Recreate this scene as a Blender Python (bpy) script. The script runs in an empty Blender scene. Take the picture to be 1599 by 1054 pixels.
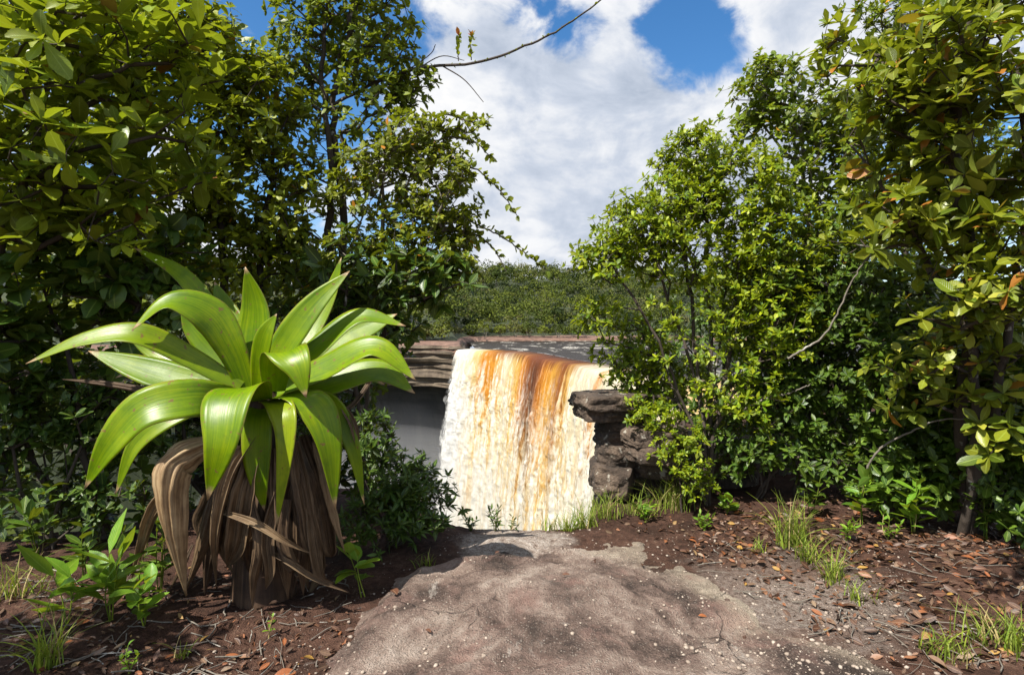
import bpy, math, random
import numpy as np
from mathutils import Vector, Matrix

# ------------------------------------------------------------------ camera, sky, sun
SC = bpy.context.scene
COL = SC.collection
F = 888.0                      # focal length in photo pixels (photo 1599 x 1054)
CX, CY = 799.5, 527.0
PITCH = math.atan((CY - 505.0) / F)
CAM = np.array([0.0, 0.0, 1.55])
cam_d = bpy.data.cameras.new('camera')
cam_d.sensor_width = 36.0
cam_d.lens = F / 1599.0 * 36.0
cam_d.clip_start = 0.05
cam_d.clip_end = 9000
cam = bpy.data.objects.new('camera', cam_d)
COL.objects.link(cam)
cam.location = CAM
cam.rotation_euler = (math.pi / 2 - PITCH, 0, 0)
SC.camera = cam
SC.view_settings.view_transform = 'Standard'
SC.view_settings.look = 'None'
SC.view_settings.exposure = 0.85
SC.view_settings.gamma = 1.0
SC.view_settings.use_curve_mapping = False
SC.cycles.use_denoising = True
SC.cycles.max_bounces = 8
SC.cycles.diffuse_bounces = 3
SC.cycles.glossy_bounces = 2
SC.cycles.transmission_bounces = 5
SC.cycles.volume_bounces = 1
SC.cycles.sample_clamp_indirect = 6.0

SUN_EL = math.radians(54)
SUN_AZ = math.radians(48)      # to the left of straight behind the camera
SUN_DIR = np.array([-math.sin(SUN_AZ) * math.cos(SUN_EL), -math.cos(SUN_AZ) * math.cos(SUN_EL), math.sin(SUN_EL)])
sun_d = bpy.data.lights.new('sun', 'SUN')
sun_d.energy = 5.0
sun_d.angle = math.radians(0.53)
sun_d.color = (1.0, 0.95, 0.86)
sun = bpy.data.objects.new('sun', sun_d)
COL.objects.link(sun)
sun.rotation_euler = Vector(SUN_DIR).to_track_quat('Z', 'Y').to_euler()
sun.location = (-8, -12, 20)


class NT:
    """small helper to write node trees"""
    def __init__(s, tree):
        s.t = tree
        s.t.nodes.clear()

    def n(s, typ, **kw):
        nd = s.t.nodes.new(typ)
        ins = kw.pop('ins', {})
        for k, v in kw.items():
            setattr(nd, k, v)
        for k, v in ins.items():
            if isinstance(v, bpy.types.NodeSocket):
                s.t.links.new(v, nd.inputs[k])
            else:
                nd.inputs[k].default_value = v
        return nd

    def math(s, op, a, b=0.0, c=None, clamp=False):
        nd = s.t.nodes.new('ShaderNodeMath')
        nd.operation = op
        nd.use_clamp = clamp
        for i, v in enumerate((a, b, c)):
            if v is None:
                continue
            if isinstance(v, bpy.types.NodeSocket):
                s.t.links.new(v, nd.inputs[i])
            else:
                nd.inputs[i].default_value = v
        return nd.outputs[0]

    def vmath(s, op, a, b=None):
        nd = s.t.nodes.new('ShaderNodeVectorMath')
        nd.operation = op
        for i, v in enumerate((a, b)):
            if v is None:
                continue
            if isinstance(v, bpy.types.NodeSocket):
                s.t.links.new(v, nd.inputs[i])
            else:
                nd.inputs[i].default_value = v
        return nd

    def mix(s, fac, a, b, blend='MIX'):
        nd = s.t.nodes.new('ShaderNodeMixRGB')
        nd.blend_type = blend
        for i, v in enumerate((fac, a, b)):
            if isinstance(v, bpy.types.NodeSocket):
                s.t.links.new(v, nd.inputs[i])
            elif i == 0:
                nd.inputs[0].default_value = v
            else:
                nd.inputs[i].default_value = (v[0], v[1], v[2], 1)
        return nd.outputs[0]

    def ramp(s, fac, stops, interp='LINEAR'):
        nd = s.t.nodes.new('ShaderNodeValToRGB')
        cr = nd.color_ramp
        cr.interpolation = interp
        while len(cr.elements) < len(stops):
            cr.elements.new(0.5)
        for e, (p, c) in zip(cr.elements, stops):
            e.position = p
            e.color = (c[0], c[1], c[2], 1) if not np.isscalar(c) else (c, c, c, 1)
        s.t.links.new(fac, nd.inputs[0])
        return nd.outputs[0]

    def noise(s, vec, scale, detail=4.0, rough=0.55, dist=0.0):
        nd = s.t.nodes.new('ShaderNodeTexNoise')
        nd.inputs['Scale'].default_value = scale
        nd.inputs['Detail'].default_value = detail
        nd.inputs['Roughness'].default_value = rough
        nd.inputs['Distortion'].default_value = dist
        if vec is not None:
            s.t.links.new(vec, nd.inputs['Vector'])
        return nd.outputs['Fac']

    def link(s, a, b):
        s.t.links.new(a, b)


def smooth_step(nt, x, a, b):
    nd = nt.n('ShaderNodeMapRange', interpolation_type='SMOOTHSTEP')
    nt.link(x, nd.inputs[0])
    nd.inputs[1].default_value = a
    nd.inputs[2].default_value = b
    return nd.outputs[0]


def pix_dir(px, py):
    v = np.array([(px - CX) / F, 1.0, 0.0]) * 1.0
    u = -(py - CY) / F
    f = np.array([0, math.cos(PITCH), -math.sin(PITCH)])
    up = np.array([0, math.sin(PITCH), math.cos(PITCH)])
    d = f + np.array([1, 0, 0]) * ((px - CX) / F) + up * u
    return d / np.linalg.norm(d)


def build_world():
    w = bpy.data.worlds.new('World')
    SC.world = w
    w.use_nodes = True
    nt = NT(w.node_tree)
    out = nt.n('ShaderNodeOutputWorld')
    sky = nt.n('ShaderNodeTexSky', sky_type='NISHITA', sun_disc=False)
    sky.sun_elevation = SUN_EL
    sky.sun_rotation = math.atan2(SUN_DIR[0], SUN_DIR[1])
    sky.altitude = 450
    sky.air_density = 1.0
    sky.dust_density = 0.6
    sky.ozone_density = 2.0
    hs = nt.n('ShaderNodeHueSaturation', ins={'Color': sky.outputs[0], 'Saturation': 1.3, 'Value': 1.0})
    tc = nt.n('ShaderNodeTexCoord')
    d = tc.outputs['Generated']
    sep = nt.n('ShaderNodeSeparateXYZ', ins={0: d})
    # cloud field: heaped clouds on the dome, flattened towards the horizon
    mp = nt.n('ShaderNodeMapping', ins={'Vector': d, 'Scale': (1.0, 1.0, 1.55), 'Location': (3.1, 0.4, 0.7)})
    big = nt.noise(mp.outputs[0], 2.6, 9.0, 0.56, 0.25)
    fine = nt.noise(mp.outputs[0], 9.0, 8.0, 0.6, 0.4)
    cov = nt.math('ADD', nt.math('MULTIPLY', big, 1.0), nt.math('MULTIPLY', nt.math('SUBTRACT', fine, 0.5), 0.75))
    # gaps of blue between the heaps
    for (px, py, rad, amt) in ((1080, 75, 0.085, 0.32), (1130, 110, 0.07, 0.20), (1050, 20, 0.06, 0.16), (950, 180, 0.05, 0.16), (835, 30, 0.05, 0.24), (900, 40, 0.05, 0.18),
                               (385, 15, 0.20, 0.36), (600, 380, 0.12, 0.22), (520, 60, 0.15, 0.2), (1180, 60, 0.06, 0.1), (900, 415, 0.05, 0.12), (470, 180, 0.13, 0.20)):
        v = pix_dir(px, py)
        dist = nt.vmath('DISTANCE', d, tuple(v)).outputs['Value']
        g = nt.math('SUBTRACT', 1.0, smooth_step(nt, dist, rad * 0.25, rad * 1.5))
        cov = nt.math('SUBTRACT', cov, nt.math('MULTIPLY', g, amt))
    for (px, py, rad, amt) in ((820, 230, 0.34, 0.22), (1270, 70, 0.16, 0.30), (1000, 300, 0.2, 0.15), (380, 60, 0.05, 0.3), (1090, 180, 0.06, 0.10)):
        v = pix_dir(px, py)
        dist = nt.vmath('DISTANCE', d, tuple(v)).outputs['Value']
        g = nt.math('SUBTRACT', 1.0, smooth_step(nt, dist, rad * 0.25, rad * 1.5))
        cov = nt.math('ADD', cov, nt.math('MULTIPLY', g, amt))
    mask = smooth_step(nt, cov, 0.35, 0.57)
    mp2 = nt.n('ShaderNodeMapping', ins={'Vector': d, 'Scale': (1.0, 1.0, 1.7), 'Location': (8.3, 2.2, 1.35)})
    sh = nt.noise(mp2.outputs[0], 4.2, 7.0, 0.55, 0.3)
    sh2 = nt.math('ADD', nt.math('MULTIPLY', sh, 0.72), nt.math('MULTIPLY', fine, 0.42))
    ccol = nt.ramp(sh2, [(0.40, (0.44, 0.51, 0.63)), (0.51, (0.62, 0.68, 0.79)), (0.60, (0.88, 0.90, 0.94)), (0.68, (1.0, 1.0, 1.0))])
    bg1 = nt.n('ShaderNodeBackground', ins={'Color': hs.outputs[0], 'Strength': 0.10})
    bg2 = nt.n('ShaderNodeBackground', ins={'Color': ccol, 'Strength': 0.56})
    mx = nt.n('ShaderNodeMixShader')
    nt.link(mask, mx.inputs[0])
    nt.link(bg1.outputs[0], mx.inputs[1])
    nt.link(bg2.outputs[0], mx.inputs[2])
    nt.link(mx.outputs[0], out.inputs[0])


build_world()

# ------------------------------------------------------------------ helpers
rng = np.random.default_rng(7)
random.seed(7)
UP = np.array([0, 0, 1.0])
_f = np.array([0, math.cos(PITCH), -math.sin(PITCH)])
_u = np.array([0, math.sin(PITCH), math.cos(PITCH)])
_x = np.array([1.0, 0, 0])


def P(px, py, D):
    return CAM + _f * D + _x * ((px - CX) / F * D) + _u * (-(py - CY) / F * D)


def project(V):
    r = np.asarray(V) - CAM
    d = r @ _f
    dd = np.maximum(d, 1e-3)
    return CX + (r @ _x) / dd * F, CY - (r @ _u) / dd * F, d


def G(px, py, z=0.0):
    d = pix_dir(px, py)
    t = (z - CAM[2]) / d[2]
    return CAM + d * t


def nrm(v):
    v = np.asarray(v, float)
    return v / np.maximum(np.linalg.norm(v, axis=-1, keepdims=True), 1e-9)


def sstep(a, b, x):
    t = np.clip((x - a) / (b - a), 0, 1)
    return t * t * (3 - 2 * t)


def _hash(ix, iy, iz, seed):
    h = (ix.astype(np.int64) * 374761393 + iy.astype(np.int64) * 668265263 + iz.astype(np.int64) * 2147483647 + seed * 974711) & 0x7fffffff
    h = ((h ^ (h >> 13)) * 1274126177) & 0x7fffffff
    h = (h ^ (h >> 16)) & 0xffff
    return h / 65535.0


def vnoise(x, y, z=None, seed=0):
    x = np.asarray(x, float); y = np.asarray(y, float)
    z = np.zeros_like(x) if z is None else np.asarray(z, float)
    ix, iy, iz = np.floor(x), np.floor(y), np.floor(z)
    fx, fy, fz = x - ix, y - iy, z - iz
    fx, fy, fz = [t * t * (3 - 2 * t) for t in (fx, fy, fz)]
    r = 0
    for a in (0, 1):
        for b in (0, 1):
            for c in (0, 1):
                w = (fx if a else 1 - fx) * (fy if b else 1 - fy) * (fz if c else 1 - fz)
                r = r + w * _hash(ix + a, iy + b, iz + c, seed)
    return r


def fbm(x, y, z=None, oct=4, seed=0, gain=0.5):
    a, s, tot = 1.0, 0.0, 0.0
    x = np.asarray(x, float); y = np.asarray(y, float)
    z = np.zeros_like(x) if z is None else np.asarray(z, float)
    for o in range(oct):
        s = s + a * (vnoise(x, y, z, seed + o * 17) - 0.5)
        tot += a
        a *= gain
        x, y, z = x * 2.03, y * 2.03, z * 2.03
    return s / tot * 2.0      # about -1..1


def mk_mesh(name, V, Fc, luv=None, smooth=True):
    """V (n,3); Fc an (m,k) array or list of such arrays"""
    if isinstance(Fc, np.ndarray):
        Fc = [Fc]
    me = bpy.data.meshes.new(name)
    V = np.ascontiguousarray(V, dtype=np.float32)
    me.vertices.add(len(V))
    me.vertices.foreach_set('co', V.ravel())
    Fc = [np.asarray(f, dtype=np.int32) for f in Fc if len(f)]
    loops = np.concatenate([f.ravel() for f in Fc])
    starts, st = [], 0
    for f in Fc:
        k = f.shape[1]
        starts.append(st + np.arange(len(f)) * k)
        st += f.size
    starts = np.concatenate(starts).astype(np.int32)
    me.loops.add(len(loops))
    me.loops.foreach_set('vertex_index', loops)
    me.polygons.add(len(starts))
    me.polygons.foreach_set('loop_start', starts)
    me.polygons.foreach_set('use_smooth', np.full(len(starts), smooth))
    if luv is not None:
        at = me.attributes.new('luv', 'FLOAT_VECTOR', 'POINT')
        at.data.foreach_set('vector', np.ascontiguousarray(luv, dtype=np.float32).ravel())
    me.update(calc_edges=True)
    me.validate()
    return me


def link(name, me, mat=None, parent=None):
    o = bpy.data.objects.new(name, me)
    COL.objects.link(o)
    if mat is not None and me is not None and not me.materials:
        me.materials.append(mat)
    if parent is not None:
        o.parent = parent
        if parent.type == 'EMPTY' or parent.location.length > 0:
            o.matrix_parent_inverse = Matrix.Translation(-Vector(parent.location))
    return o


def tag(o, label=None, cat=None, group=None, kind=None):
    if label: o['label'] = label
    if cat: o['category'] = cat
    if group: o['group'] = group
    if kind: o['kind'] = kind
    return o


def empty(name, loc):
    o = bpy.data.objects.new(name, None)
    o.empty_display_size = 0.1
    COL.objects.link(o)
    o.location = loc
    return o


def grid_faces(nr, nc):
    i = np.arange(nr - 1)[:, None] * nc + np.arange(nc - 1)[None, :]
    i = i.ravel()
    return np.stack([i, i + 1, i + nc + 1, i + nc], 1)


class Tubes:
    """collects tapered tubes into one mesh"""
    def __init__(s):
        s.V, s.F, s.L, s.n = [], [], [], 0

    def add(s, pts, rad, sides=6, cap=True):
        pts = np.asarray(pts, float)
        m = len(pts)
        rad = np.broadcast_to(np.asarray(rad, float), (m,))
        T = nrm(np.gradient(pts, axis=0))
        ref = np.array([0.31, 0.2, 0.93])
        if abs(T[0] @ nrm(ref)) > 0.95:
            ref = np.array([1.0, 0.1, 0.0])
        A = nrm(np.cross(T, ref)); B = np.cross(T, A)
        an = np.arange(sides) / sides * 2 * math.pi
        ring = pts[:, None, :] + rad[:, None, None] * (np.cos(an)[None, :, None] * A[:, None, :] + np.sin(an)[None, :, None] * B[:, None, :])
        s.V.append(ring.reshape(-1, 3))
        l = np.zeros((m, sides, 3))
        l[..., 0] = np.cos(an)[None, :]
        l[..., 1] = np.linspace(0, 1, m)[:, None]
        s.L.append(l.reshape(-1, 3))
        i = (np.arange(m - 1)[:, None] * sides + np.arange(sides)[None, :]).ravel()
        j = (np.arange(m - 1)[:, None] * sides + (np.arange(sides)[None, :] + 1) % sides).ravel()
        s.F.append(np.stack([i, j, j + sides, i + sides], 1) + s.n)
        s.n += m * sides

    def build(s, name, mat, parent=None):
        me = mk_mesh(name, np.concatenate(s.V), np.concatenate(s.F), np.concatenate(s.L))
        return link(name, me, mat, parent)


def crom(pts, n):
    """Catmull-Rom through pts, n samples"""
    p = np.asarray(pts, float)
    p = np.vstack([2 * p[0] - p[1], p, 2 * p[-1] - p[-2]])
    seg = len(p) - 3
    t = np.linspace(0, seg - 1e-6, n)
    k = t.astype(int); u = (t - k)[:, None]
    a, b, c, d = p[k], p[k + 1], p[k + 2], p[k + 3]
    return 0.5 * ((2 * b) + (-a + c) * u + (2 * a - 5 * b + 4 * c - d) * u ** 2 + (-a + 3 * b - 3 * c + d) * u ** 3)


# ------------------------------------------------------------------ materials
def new_mat(name):
    m = bpy.data.materials.new(name)
    m.use_nodes = True
    return m, NT(m.node_tree)


def finish(nt, shader, disp=None):
    out = nt.n('ShaderNodeOutputMaterial')
    nt.link(shader, out.inputs['Surface'])


def bump(nt, h, strength, dist=0.02):
    b = nt.n('ShaderNodeBump', ins={'Height': h, 'Strength': strength, 'Distance': dist})
    return b.outputs[0]


def leaf_mat(name, ca, cb, rough=0.38, trans=0.3, rib=(0.35, 0.45, 0.08), ribw=0.07, old=None, oldf=0.96, veins=14.0, spec=0.38, young=None):
    m, nt = new_mat(name)
    at = nt.n('ShaderNodeAttribute', attribute_name='luv')
    sep = nt.n('ShaderNodeSeparateXYZ', ins={0: at.outputs['Vector']})
    oi = nt.n('ShaderNodeObjectInfo')
    rnd = nt.math('FRACT', nt.math('ADD', sep.outputs[2], oi.outputs['Random']))
    r2 = nt.math('FRACT', nt.math('MULTIPLY', rnd, 37.7))
    col = nt.mix(rnd, ca, cb)
    hs = nt.n('ShaderNodeHueSaturation', ins={'Color': col})
    nt.link(nt.math('ADD', 0.48, nt.math('MULTIPLY', r2, 0.92)), hs.inputs['Value'])
    col = hs.outputs[0]
    ax = nt.math('ABSOLUTE', sep.outputs[0])
    geo = nt.n('ShaderNodeNewGeometry')
    blot = nt.noise(geo.outputs['Position'], 38.0, 3.0, 0.6)
    col = nt.mix(nt.math('MULTIPLY', smooth_step(nt, blot, 0.45, 0.75), 0.3), col, (ca[0] * 0.5, ca[1] * 0.55, ca[2] * 0.5))
    ribm = nt.math('SUBTRACT', 1.0, smooth_step(nt, ax, ribw * 0.4, ribw * 1.6))
    ph = nt.math('SUBTRACT', nt.math('MULTIPLY', sep.outputs[1], veins), nt.math('MULTIPLY', ax, 2.2))
    vein = nt.math('PINGPONG', ph, 0.5)
    veinm = nt.math('SUBTRACT', 1.0, smooth_step(nt, vein, 0.0, 0.16))
    col = nt.mix(nt.math('MULTIPLY', ribm, 0.55), col, rib)
    col = nt.mix(nt.math('MULTIPLY', veinm, 0.16), col, rib)
    if old is not None:
        om = nt.math('GREATER_THAN', r2, oldf)
        col = nt.mix(om, col, old)
    if young is not None:
        ym = nt.math('LESS_THAN', r2, 0.05)
        col = nt.mix(ym, col, young)
    back = nt.mix(0.35, col, (0.16, 0.21, 0.04))
    colf = nt.mix(nt.math('MULTIPLY', geo.outputs['Backfacing'], 0.8), col, back)
    hgt = nt.math('ADD', nt.math('MULTIPLY', veinm, -0.5), nt.math('MULTIPLY', blot, 0.6))
    pr = nt.n('ShaderNodeBsdfPrincipled', ins={'Base Color': colf, 'Specular IOR Level': spec})
    nt.link(nt.math('ADD', rough, nt.math('MULTIPLY', geo.outputs['Backfacing'], 0.25)), pr.inputs['Roughness'])
    nt.link(bump(nt, hgt, 0.35, 0.004), pr.inputs['Normal'])
    tl = nt.n('ShaderNodeBsdfTranslucent')
    tcol = nt.mix(0.5, col, (0.42, 0.48, 0.01), 'MIX')
    nt.link(tcol, tl.inputs['Color'])
    mx = nt.n('ShaderNodeMixShader', ins={0: trans, 1: pr.outputs[0], 2: tl.outputs[0]})
    finish(nt, mx.outputs[0])
    return m


def bark_mat(name, a=(0.026, 0.019, 0.014), b=(0.085, 0.064, 0.048), lich=(0.34, 0.33, 0.29), lf=0.62):
    m, nt = new_mat(name)
    geo = nt.n('ShaderNodeNewGeometry')
    mp = nt.n('ShaderNodeMapping', ins={'Vector': geo.outputs['Position'], 'Scale': (1, 1, 0.35)})
    n1 = nt.noise(mp.outputs[0], 42, 6, 0.65)
    n2 = nt.noise(geo.outputs['Position'], 9, 5, 0.6)
    col = nt.mix(n1, a, b)
    col = nt.mix(smooth_step(nt, n2, lf, lf + 0.08), col, lich)
    pr = nt.n('ShaderNodeBsdfPrincipled', ins={'Base Color': col, 'Roughness': 0.85})
    nt.link(bump(nt, n1, 0.7, 0.012), pr.inputs['Normal'])
    finish(nt, pr.outputs[0])
    return m


M = {}
M['bark'] = bark_mat('bark')
M['bark_grey'] = bark_mat('bark_grey', (0.09, 0.075, 0.06), (0.24, 0.21, 0.17), (0.42, 0.40, 0.36), 0.58)
YOLD = (0.55, 0.27, 0.02)
M['leaf_broad'] = leaf_mat('leaf_broad', (0.11, 0.19, 0.010), (0.29, 0.33, 0.020), 0.36, 0.36, old=(0.24, 0.07, 0.03), oldf=0.975)
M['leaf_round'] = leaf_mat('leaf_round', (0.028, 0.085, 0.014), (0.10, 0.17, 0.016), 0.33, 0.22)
M['leaf_mid'] = leaf_mat('leaf_mid', (0.10, 0.15, 0.005), (0.30, 0.32, 0.010), 0.40, 0.36, old=(0.35, 0.14, 0.02), oldf=0.985)
M['leaf_slim'] = leaf_mat('leaf_slim', (0.055, 0.10, 0.006), (0.17, 0.21, 0.010), 0.40, 0.30)
M['leaf_arch'] = leaf_mat('leaf_arch', (0.075, 0.115, 0.006), (0.24, 0.25, 0.012), 0.42, 0.32, old=(0.5, 0.2, 0.02), oldf=0.985)
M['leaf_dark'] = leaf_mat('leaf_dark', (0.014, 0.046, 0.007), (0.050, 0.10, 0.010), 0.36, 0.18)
M['leaf_bright'] = leaf_mat('leaf_bright', (0.075, 0.165, 0.004), (0.34, 0.385, 0.006), 0.40, 0.38)
M['leaf_right'] = leaf_mat('leaf_right', (0.065, 0.125, 0.006), (0.18, 0.23, 0.010), 0.36, 0.32, old=YOLD, oldf=0.988)
M['leaf_big'] = leaf_mat('leaf_big', (0.085, 0.135, 0.010), (0.25, 0.265, 0.020), 0.34, 0.32, old=(0.40, 0.16, 0.03), oldf=0.955, young=(0.40, 0.40, 0.05))
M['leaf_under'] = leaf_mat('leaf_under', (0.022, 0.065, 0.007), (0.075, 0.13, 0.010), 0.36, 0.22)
M['leaf_herb'] = leaf_mat('leaf_herb', (0.10, 0.24, 0.020), (0.20, 0.33, 0.020), 0.40, 0.38)
M['grass'] = leaf_mat('grass', (0.14, 0.23, 0.02), (0.30, 0.36, 0.04), 0.5, 0.35, veins=0.0, old=(0.42, 0.33, 0.14), oldf=0.88)
M['red_shoot'] = leaf_mat('red_shoot', (0.55, 0.07, 0.03), (0.60, 0.16, 0.04), 0.4, 0.35, rib=(0.5, 0.1, 0.05))


def litter_mat():
    m, nt = new_mat('fallen_leaf')
    at = nt.n('ShaderNodeAttribute', attribute_name='luv')
    sep = nt.n('ShaderNodeSeparateXYZ', ins={0: at.outputs['Vector']})
    oi = nt.n('ShaderNodeObjectInfo')
    rnd = nt.math('FRACT', nt.math('ADD', sep.outputs[2], oi.outputs['Random']))
    col = nt.ramp(rnd, [(0.0, (0.045, 0.022, 0.013)), (0.25, (0.11, 0.042, 0.020)), (0.5, (0.075, 0.045, 0.030)), (0.68, (0.17, 0.105, 0.066)),
                        (0.82, (0.30, 0.085, 0.018)), (0.95, (0.22, 0.16, 0.11)), (1.0, (0.42, 0.24, 0.04))])
    geo = nt.n('ShaderNodeNewGeometry')
    n = nt.noise(geo.outputs['Position'], 60, 4, 0.6)
    col = nt.mix(nt.math('MULTIPLY', n, 0.6), col, (0.05, 0.025, 0.015))
    ax = nt.math('ABSOLUTE', sep.outputs[0])
    col = nt.mix(nt.math('MULTIPLY', nt.math('SUBTRACT', 1.0, smooth_step(nt, ax, 0.02, 0.12)), 0.5), col, (0.40, 0.25, 0.14))
    pr = nt.n('ShaderNodeBsdfPrincipled', ins={'Base Color': col, 'Roughness': 0.55})
    nt.link(bump(nt, n, 0.5, 0.004), pr.inputs['Normal'])
    finish(nt, pr.outputs[0])
    return m


M['litter'] = litter_mat()


def simple_rock(name, cols, scale=3.0, rough=0.85, bs=0.8, bd=0.03, lich=None, lf=0.6):
    m, nt = new_mat(name)
    geo = nt.n('ShaderNodeNewGeometry')
    pos = geo.outputs['Position']
    n1 = nt.noise(pos, scale, 8, 0.62, 0.3)
    n2 = nt.noise(pos, scale * 9, 6, 0.65)
    k = nt.math('ADD', nt.math('MULTIPLY', n1, 0.7), nt.math('MULTIPLY', n2, 0.3))
    stops = [(0.32 + 0.36 * i / (len(cols) - 1), c) for i, c in enumerate(cols)]
    col = nt.ramp(k, stops)
    if lich is not None:
        n3 = nt.noise(pos, scale * 2.3, 7, 0.6, 0.6)
        col = nt.mix(smooth_step(nt, n3, lf, lf + 0.06), col, lich)
    pr = nt.n('ShaderNodeBsdfPrincipled', ins={'Base Color': col, 'Roughness': rough})
    nt.link(bump(nt, k, bs, bd), pr.inputs['Normal'])
    finish(nt, pr.outputs[0])
    return m


M['outcrop'] = simple_rock('outcrop', [(0.018, 0.013, 0.009), (0.055, 0.038, 0.027), (0.115, 0.080, 0.056), (0.22, 0.165, 0.12)], 4.5, 0.9, 1.0, 0.09, (0.36, 0.33, 0.27), 0.60)
M['pebble'] = simple_rock('pebble', [(0.14, 0.10, 0.075), (0.30, 0.24, 0.19), (0.48, 0.41, 0.34)], 14.0, 0.8, 0.3, 0.01)
M['bank'] = simple_rock('bank', [(0.06, 0.035, 0.026), (0.15, 0.085, 0.06), (0.25, 0.15, 0.11)], 0.35, 0.9, 0.5, 0.5)


def ground_mat():
    m, nt = new_mat('soil')
    geo = nt.n('ShaderNodeNewGeometry')
    pos = geo.outputs['Position']
    n1 = nt.noise(pos, 2.2, 8, 0.65, 0.4)
    n2 = nt.noise(pos, 26, 6, 0.7)
    n3 = nt.noise(pos, 120, 3, 0.6)
    k = nt.math('ADD', nt.math('MULTIPLY', n1, 0.55), nt.math('MULTIPLY', n2, 0.45))
    col = nt.ramp(k, [(0.33, (0.022, 0.012, 0.008)), (0.47, (0.065, 0.033, 0.022)), (0.57, (0.12, 0.062, 0.042)), (0.68, (0.22, 0.14, 0.095))])
    # pale gravel where the path meets the rim
    sep = nt.n('ShaderNodeSeparateXYZ', ins={0: pos})
    dx = nt.math('MULTIPLY', nt.math('SUBTRACT', sep.outputs[0], 0.02), 1.25)
    dy = nt.math('SUBTRACT', sep.outputs[1], 4.05)
    r = nt.math('SQRT', nt.math('ADD', nt.math('MULTIPLY', dx, dx), nt.math('MULTIPLY', dy, dy)))
    r = nt.math('ADD', r, nt.math('MULTIPLY', nt.math('SUBTRACT', n1, 0.5), 0.9))
    g1 = nt.math('SUBTRACT', 1.0, smooth_step(nt, r, 0.32, 0.62))
    dx2 = nt.math('SUBTRACT', sep.outputs[0], 1.55)
    dy2 = nt.math('SUBTRACT', sep.outputs[1], 3.15)
    r2 = nt.math('SQRT', nt.math('ADD', nt.math('MULTIPLY', dx2, dx2), nt.math('MULTIPLY', dy2, dy2)))
    g2 = nt.math('MULTIPLY', nt.math('SUBTRACT', 1.0, smooth_step(nt, nt.math('ADD', r2, nt.math('MULTIPLY', nt.math('SUBTRACT', n1, 0.5), 1.2)), 0.2, 0.75)), 0.55)
    gr = nt.math('MAXIMUM', g1, g2)
    gcol = nt.ramp(nt.math('ADD', nt.math('MULTIPLY', n2, 0.6), nt.math('MULTIPLY', n3, 0.4)), [(0.38, (0.16, 0.11, 0.085)), (0.5, (0.38, 0.31, 0.26)), (0.62, (0.58, 0.52, 0.46))])
    col = nt.mix(gr, col, gcol)
    pr = nt.n('ShaderNodeBsdfPrincipled', ins={'Base Color': col, 'Roughness': 0.95, 'Specular IOR Level': 0.2})
    h = nt.math('ADD', nt.math('MULTIPLY', n2, 0.6), nt.math('MULTIPLY', n3, 0.4))
    nt.link(bump(nt, h, 1.0, 0.06), pr.inputs['Normal'])
    finish(nt, pr.outputs[0])
    return m


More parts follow.
